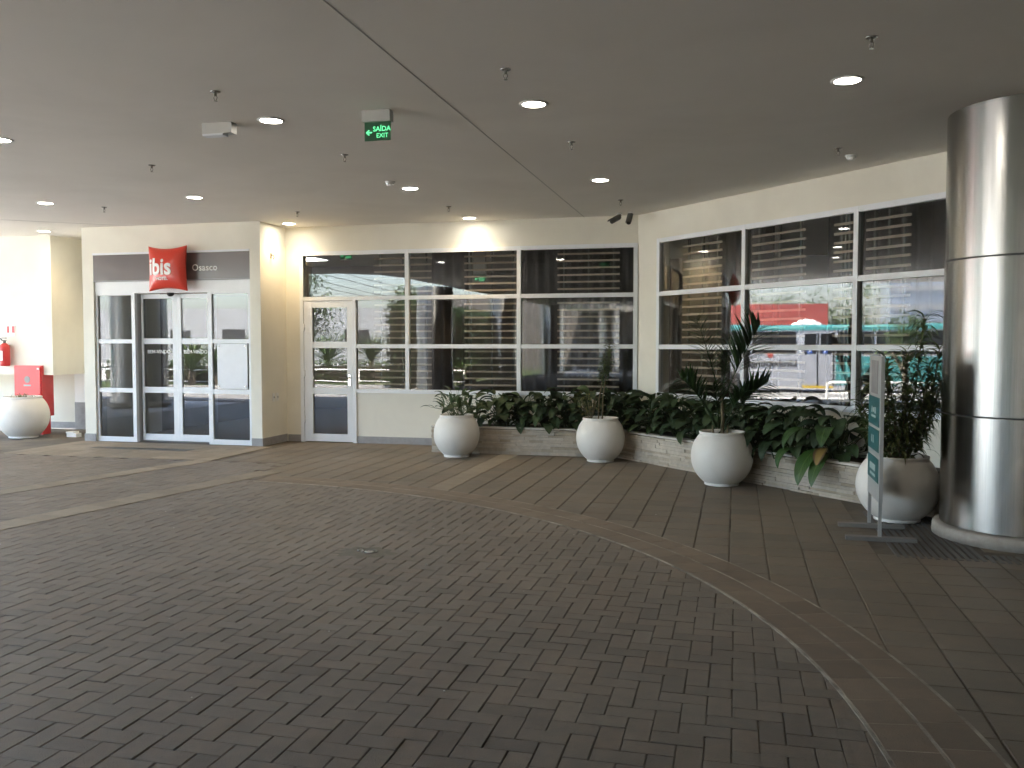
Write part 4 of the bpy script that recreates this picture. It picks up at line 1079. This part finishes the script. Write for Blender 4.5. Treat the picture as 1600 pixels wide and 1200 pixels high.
mb = MB(); mb.box(-54.2, -46, 8.0, 24.2, 2.2, 3.9); mb.build('fascia', M['bannerred'], t)
mb = MB()
for k in range(5): mb.lathe([(.001, .06), (.3, .04), (.3, 0)], (0, 0, 0), 12, axis='y'); 
n0 = len(mb.v) // 5
mb.v = [(-46.0 - vy, 8.6 + .32 * (i // n0) + vx, 2.55 + .22 * math.sin(PI * (i // n0) / 4) + vz) for i, (vx, vy, vz) in enumerate(mb.v)]
mb.build('scalloped_crest', M['letter'], t)
t = thing('white_house', 'long white building with dark windows beyond the garden', 'building', (-34, -42, 0))
mb = MB(); mb.box(-58, -26, -52, -40, -.1, 4.3); mb.build('wall', M['bldwhite'], t)
for k in range(6): mb = MB(); mb.box(-55 + k * 5, -53 + k * 5, -40.0, -39.95, 1.2, 2.6); mb.build('window', M['busglass'], t)
t = thing('glass_tower', 'pale blue glass tower far across the street', 'building', (-160, -14, 0))
mb = MB(); mb.box(-175, -160, -20, -7, -1, 15); mb.build('wall', M['bldglass'], t)
mb = MB()
for k in range(4): mb.box(-159.9, -159.6, -20, -7, 1 + k * 3.3, 1.9 + k * 3.3)
mb.build('floor_band', M['bldwhite'], t)
def tree(x, y, z0, hgt, cr, label, n=2600, low=.35):
    t = thing('tree', label, 'tree', (x, y, z0), 'trees around the street')
    mb = MB(); mb.tube([(x, y, z0), (x + .1, y, z0 + hgt * .3), (x - .05, y + .1, z0 + hgt * .6)], [.16, .12, .07], 8)
    for k in range(6):
        a = k * 1.05; mb.tube([(x, y, z0 + hgt * (.3 + .04 * k)), (x + cr * .6 * math.cos(a), y + cr * .6 * math.sin(a), z0 + hgt * (.55 + .05 * k))], [.06, .02], 6)
    mb.build('trunk', M['bark'], t); lf = MB()
    cl = [(rv(-.6, .6) * cr, rv(-.6, .6) * cr, rv(low, .95) * hgt, rv(.3, .5) * cr) for _ in range(14)]
    for k in range(n):
        cx, cy, cz, rr_ = cl[k % 14]; lf.cur = min(1, max(0, .5 + rv(-.4, .4)))
        v = Vector((rnd.gauss(0, .5), rnd.gauss(0, .5), rnd.gauss(0, .4))) * rr_
        lf.leaf((x + cx + v.x, y + cy + v.y, z0 + cz + v.z), (rv(-1, 1), rv(-1, 1), rv(-.6, .8)), .25 * (cr / 2) ** .5, .12 * (cr / 2) ** .5, .6, .2, 2)
    lf.build('crown', M['treeleaf'], t, fix=False, attr=True)
tree(-60, 6.5, -.72, 6.4, 3.4, 'large dark tree behind the red shopfront'); tree(-66, 11.5, -.72, 6.0, 2.8, 'rounded tree left of the large dark tree')
tree(-22.5, 6.4, -.72, 3.2, 1.0, 'small bright young tree on the kerb beside the railing', 1100, .5)
tree(-21, -16, -.1, 5.2, 2.0, 'garden tree in front of the white building'); tree(-14, -14, -.04, 4.2, 1.5, 'small garden tree by the open edge of the drive')
t = thing('hedge', 'clipped green hedge along the garden edge', 'hedge', (-16, -6.5, 0)); lf = MB()
for k in range(9000):
    lf.cur = rv(0, 1); lf.leaf((rv(-24, -9.4), -6.7 + rv(-.5, .5), rv(0, .80) + .05 * math.sin(k)), (rv(-1, 1), rv(-1, 1), rv(-.2, 1)), .13, .07, .6, .2, 2)
lf.build('foliage', M['treeleaf'], t, fix=False, attr=True)
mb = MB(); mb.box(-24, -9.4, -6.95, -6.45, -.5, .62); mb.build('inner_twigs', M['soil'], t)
t = thing('hedge', 'tall dense dark hedge added to block light at the open edge of the drive', 'hedge', (-11, -7, 0)); lf = MB()  # added blocker: darkens the garden side and narrows the column's bright bar
for k in range(9000):
    lf.cur = rv(0, 1) ** 2; fx = rnd.choice((-10.35, -11.5)) + rv(-.15, .2)
    lf.leaf((fx, rv(-14.4, -3.4), rv(0, 2.75)) if k % 5 else (rv(-11.5, -10.3), rnd.choice((-14.45, -3.35)) + rv(-.15, .15), rv(0, 2.75)), (rv(-1, 1), rv(-1, 1), rv(-.2, 1)), .17, .09, .6, .2, 2)
for k in range(1500):
    lf.cur = rv(0, 1); lf.leaf((rv(-11.5, -10.3), rv(-14.4, -3.4), 2.7 + rv(-.1, .15)), (rv(-1, 1), rv(-1, 1), rv(0, 1)), .17, .09, .6, .2, 2)
lf.build('foliage', M['broad'], t, fix=False, attr=True)
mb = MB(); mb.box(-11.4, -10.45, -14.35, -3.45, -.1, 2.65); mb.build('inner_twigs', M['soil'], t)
rl = thing('garden_railing', 'white rail in front of the clipped hedge', 'railing', (-16, -5.9, 0))
mb = MB(); mb.tube([(-24, -5.9, .52), (-9.5, -5.9, .52)], .03, 6); mb.tube([(-24, -5.9, .10), (-9.5, -5.9, .10)], .02, 6)
for k in range(8): mb.tube([(-23.9 + k * 2.05, -5.9, -.7), (-23.9 + k * 2.05, -5.9, .52)], .02, 6)
mb.build('tube', M['letter'], rl)
for k, (px, py, hh) in enumerate(((-16.0, -8.2, .75), (-14.2, -8.4, .8), (-19.6, -5.4, .5), (-18.4, -5.2, .45), (-17.2, -5.5, .55))):
    t = thing('fan_palm', '%s spiky fan palm by the hedge' % ORD[k], 'palm', (px, py, 0), 'spiky palms in the garden')
    mb = MB(); mb.tube([(px, py, -.3), (px, py, hh)], [.16, .12], 8); mb.build('trunk', M['bark'], t); lf = MB()
    for q in range(80):
        a = q * 2.4; lf.cur = rv(0, 1); lf.leaf((px, py, hh), (math.cos(a), math.sin(a), rv(.1, 2.6)), rv(1.1, 1.7), .08, rv(.2, .7), .3, 4, 'strap')
    lf.build('leaves', M['treeleaf'], t, fix=False, attr=True)
for k, (xx, zz) in enumerate(((-23.2, 4.6), (-23.4, 4.95), (-23.3, 5.35), (-23.6, 5.8))):
    t = thing('power_line', '%s overhead wire above the street counting from the lowest' % ORD[k], 'wire', (xx, 0, zz), 'overhead wires along the street')
    mb = MB(); mb.tube([(xx, -60 + q * 10, zz + .5 * ((q % 4 - 2) / 2) ** 2 - .25) for q in range(13)], .02, 5); mb.build('wire', M['wire'], t)

# ------------------------------------------------------------------ thin mist volume added to pale the reflections like lens glare
hm, hn, HN, HL = nt('glare_mist'); ho = HN('ShaderNodeOutputMaterial'); hv = HN('ShaderNodeVolumePrincipled')
hv.inputs['Color'].default_value = (.96, .97, 1, 1); hv.inputs['Density'].default_value = .0014; hv.inputs['Anisotropy'].default_value = .2
HL(hv.outputs[0], ho.inputs['Volume'])
mb = MB(); mb.box(-200, 40, -75, 60, -1.8, 17); o = mb.build('added_haze', hm); o['kind'] = 'stuff'

# ------------------------------------------------------------------ light
wd = bpy.data.worlds.new('World'); scene.world = wd; wd.use_nodes = True
n = wd.node_tree; bg = n.nodes['Background']; sky = n.nodes.new('ShaderNodeTexSky'); sky.sky_type = 'NISHITA'; sky.sun_disc = False
EL, AZ = R(56), R(22)
sky.sun_elevation = EL; sky.sun_rotation = AZ; sky.air_density = 1.0; sky.dust_density = 2.6; sky.ozone_density = .6
n.links.new(sky.outputs[0], bg.inputs[0]); bg.inputs[1].default_value = .15
sl = bpy.data.lights.new('sun', 'SUN'); so = bpy.data.objects.new('sun', sl); COL.objects.link(so)
sl.energy = 4.6; sl.angle = R(.5); sl.color = (1, .93, .81)
d = Vector((math.sin(AZ) * math.cos(EL), math.cos(AZ) * math.cos(EL), math.sin(EL)))
so.rotation_euler = d.to_track_quat('Z', 'Y').to_euler(); so.location = (-30, -30, 40)

vs = scene.view_settings; vs.view_transform = 'Standard'; vs.look = 'None'; vs.gamma = 1; vs.exposure = 4.05
scene.render.engine = 'CYCLES'; cy = scene.cycles
cy.use_denoising = True; cy.max_bounces = 10; cy.diffuse_bounces = 6; cy.glossy_bounces = 5; cy.transparent_max_bounces = 24
cy.caustics_reflective = False; cy.caustics_refractive = False; cy.sample_clamp_indirect = 8.; cy.blur_glossy = .3
scene.render.film_transparent = False
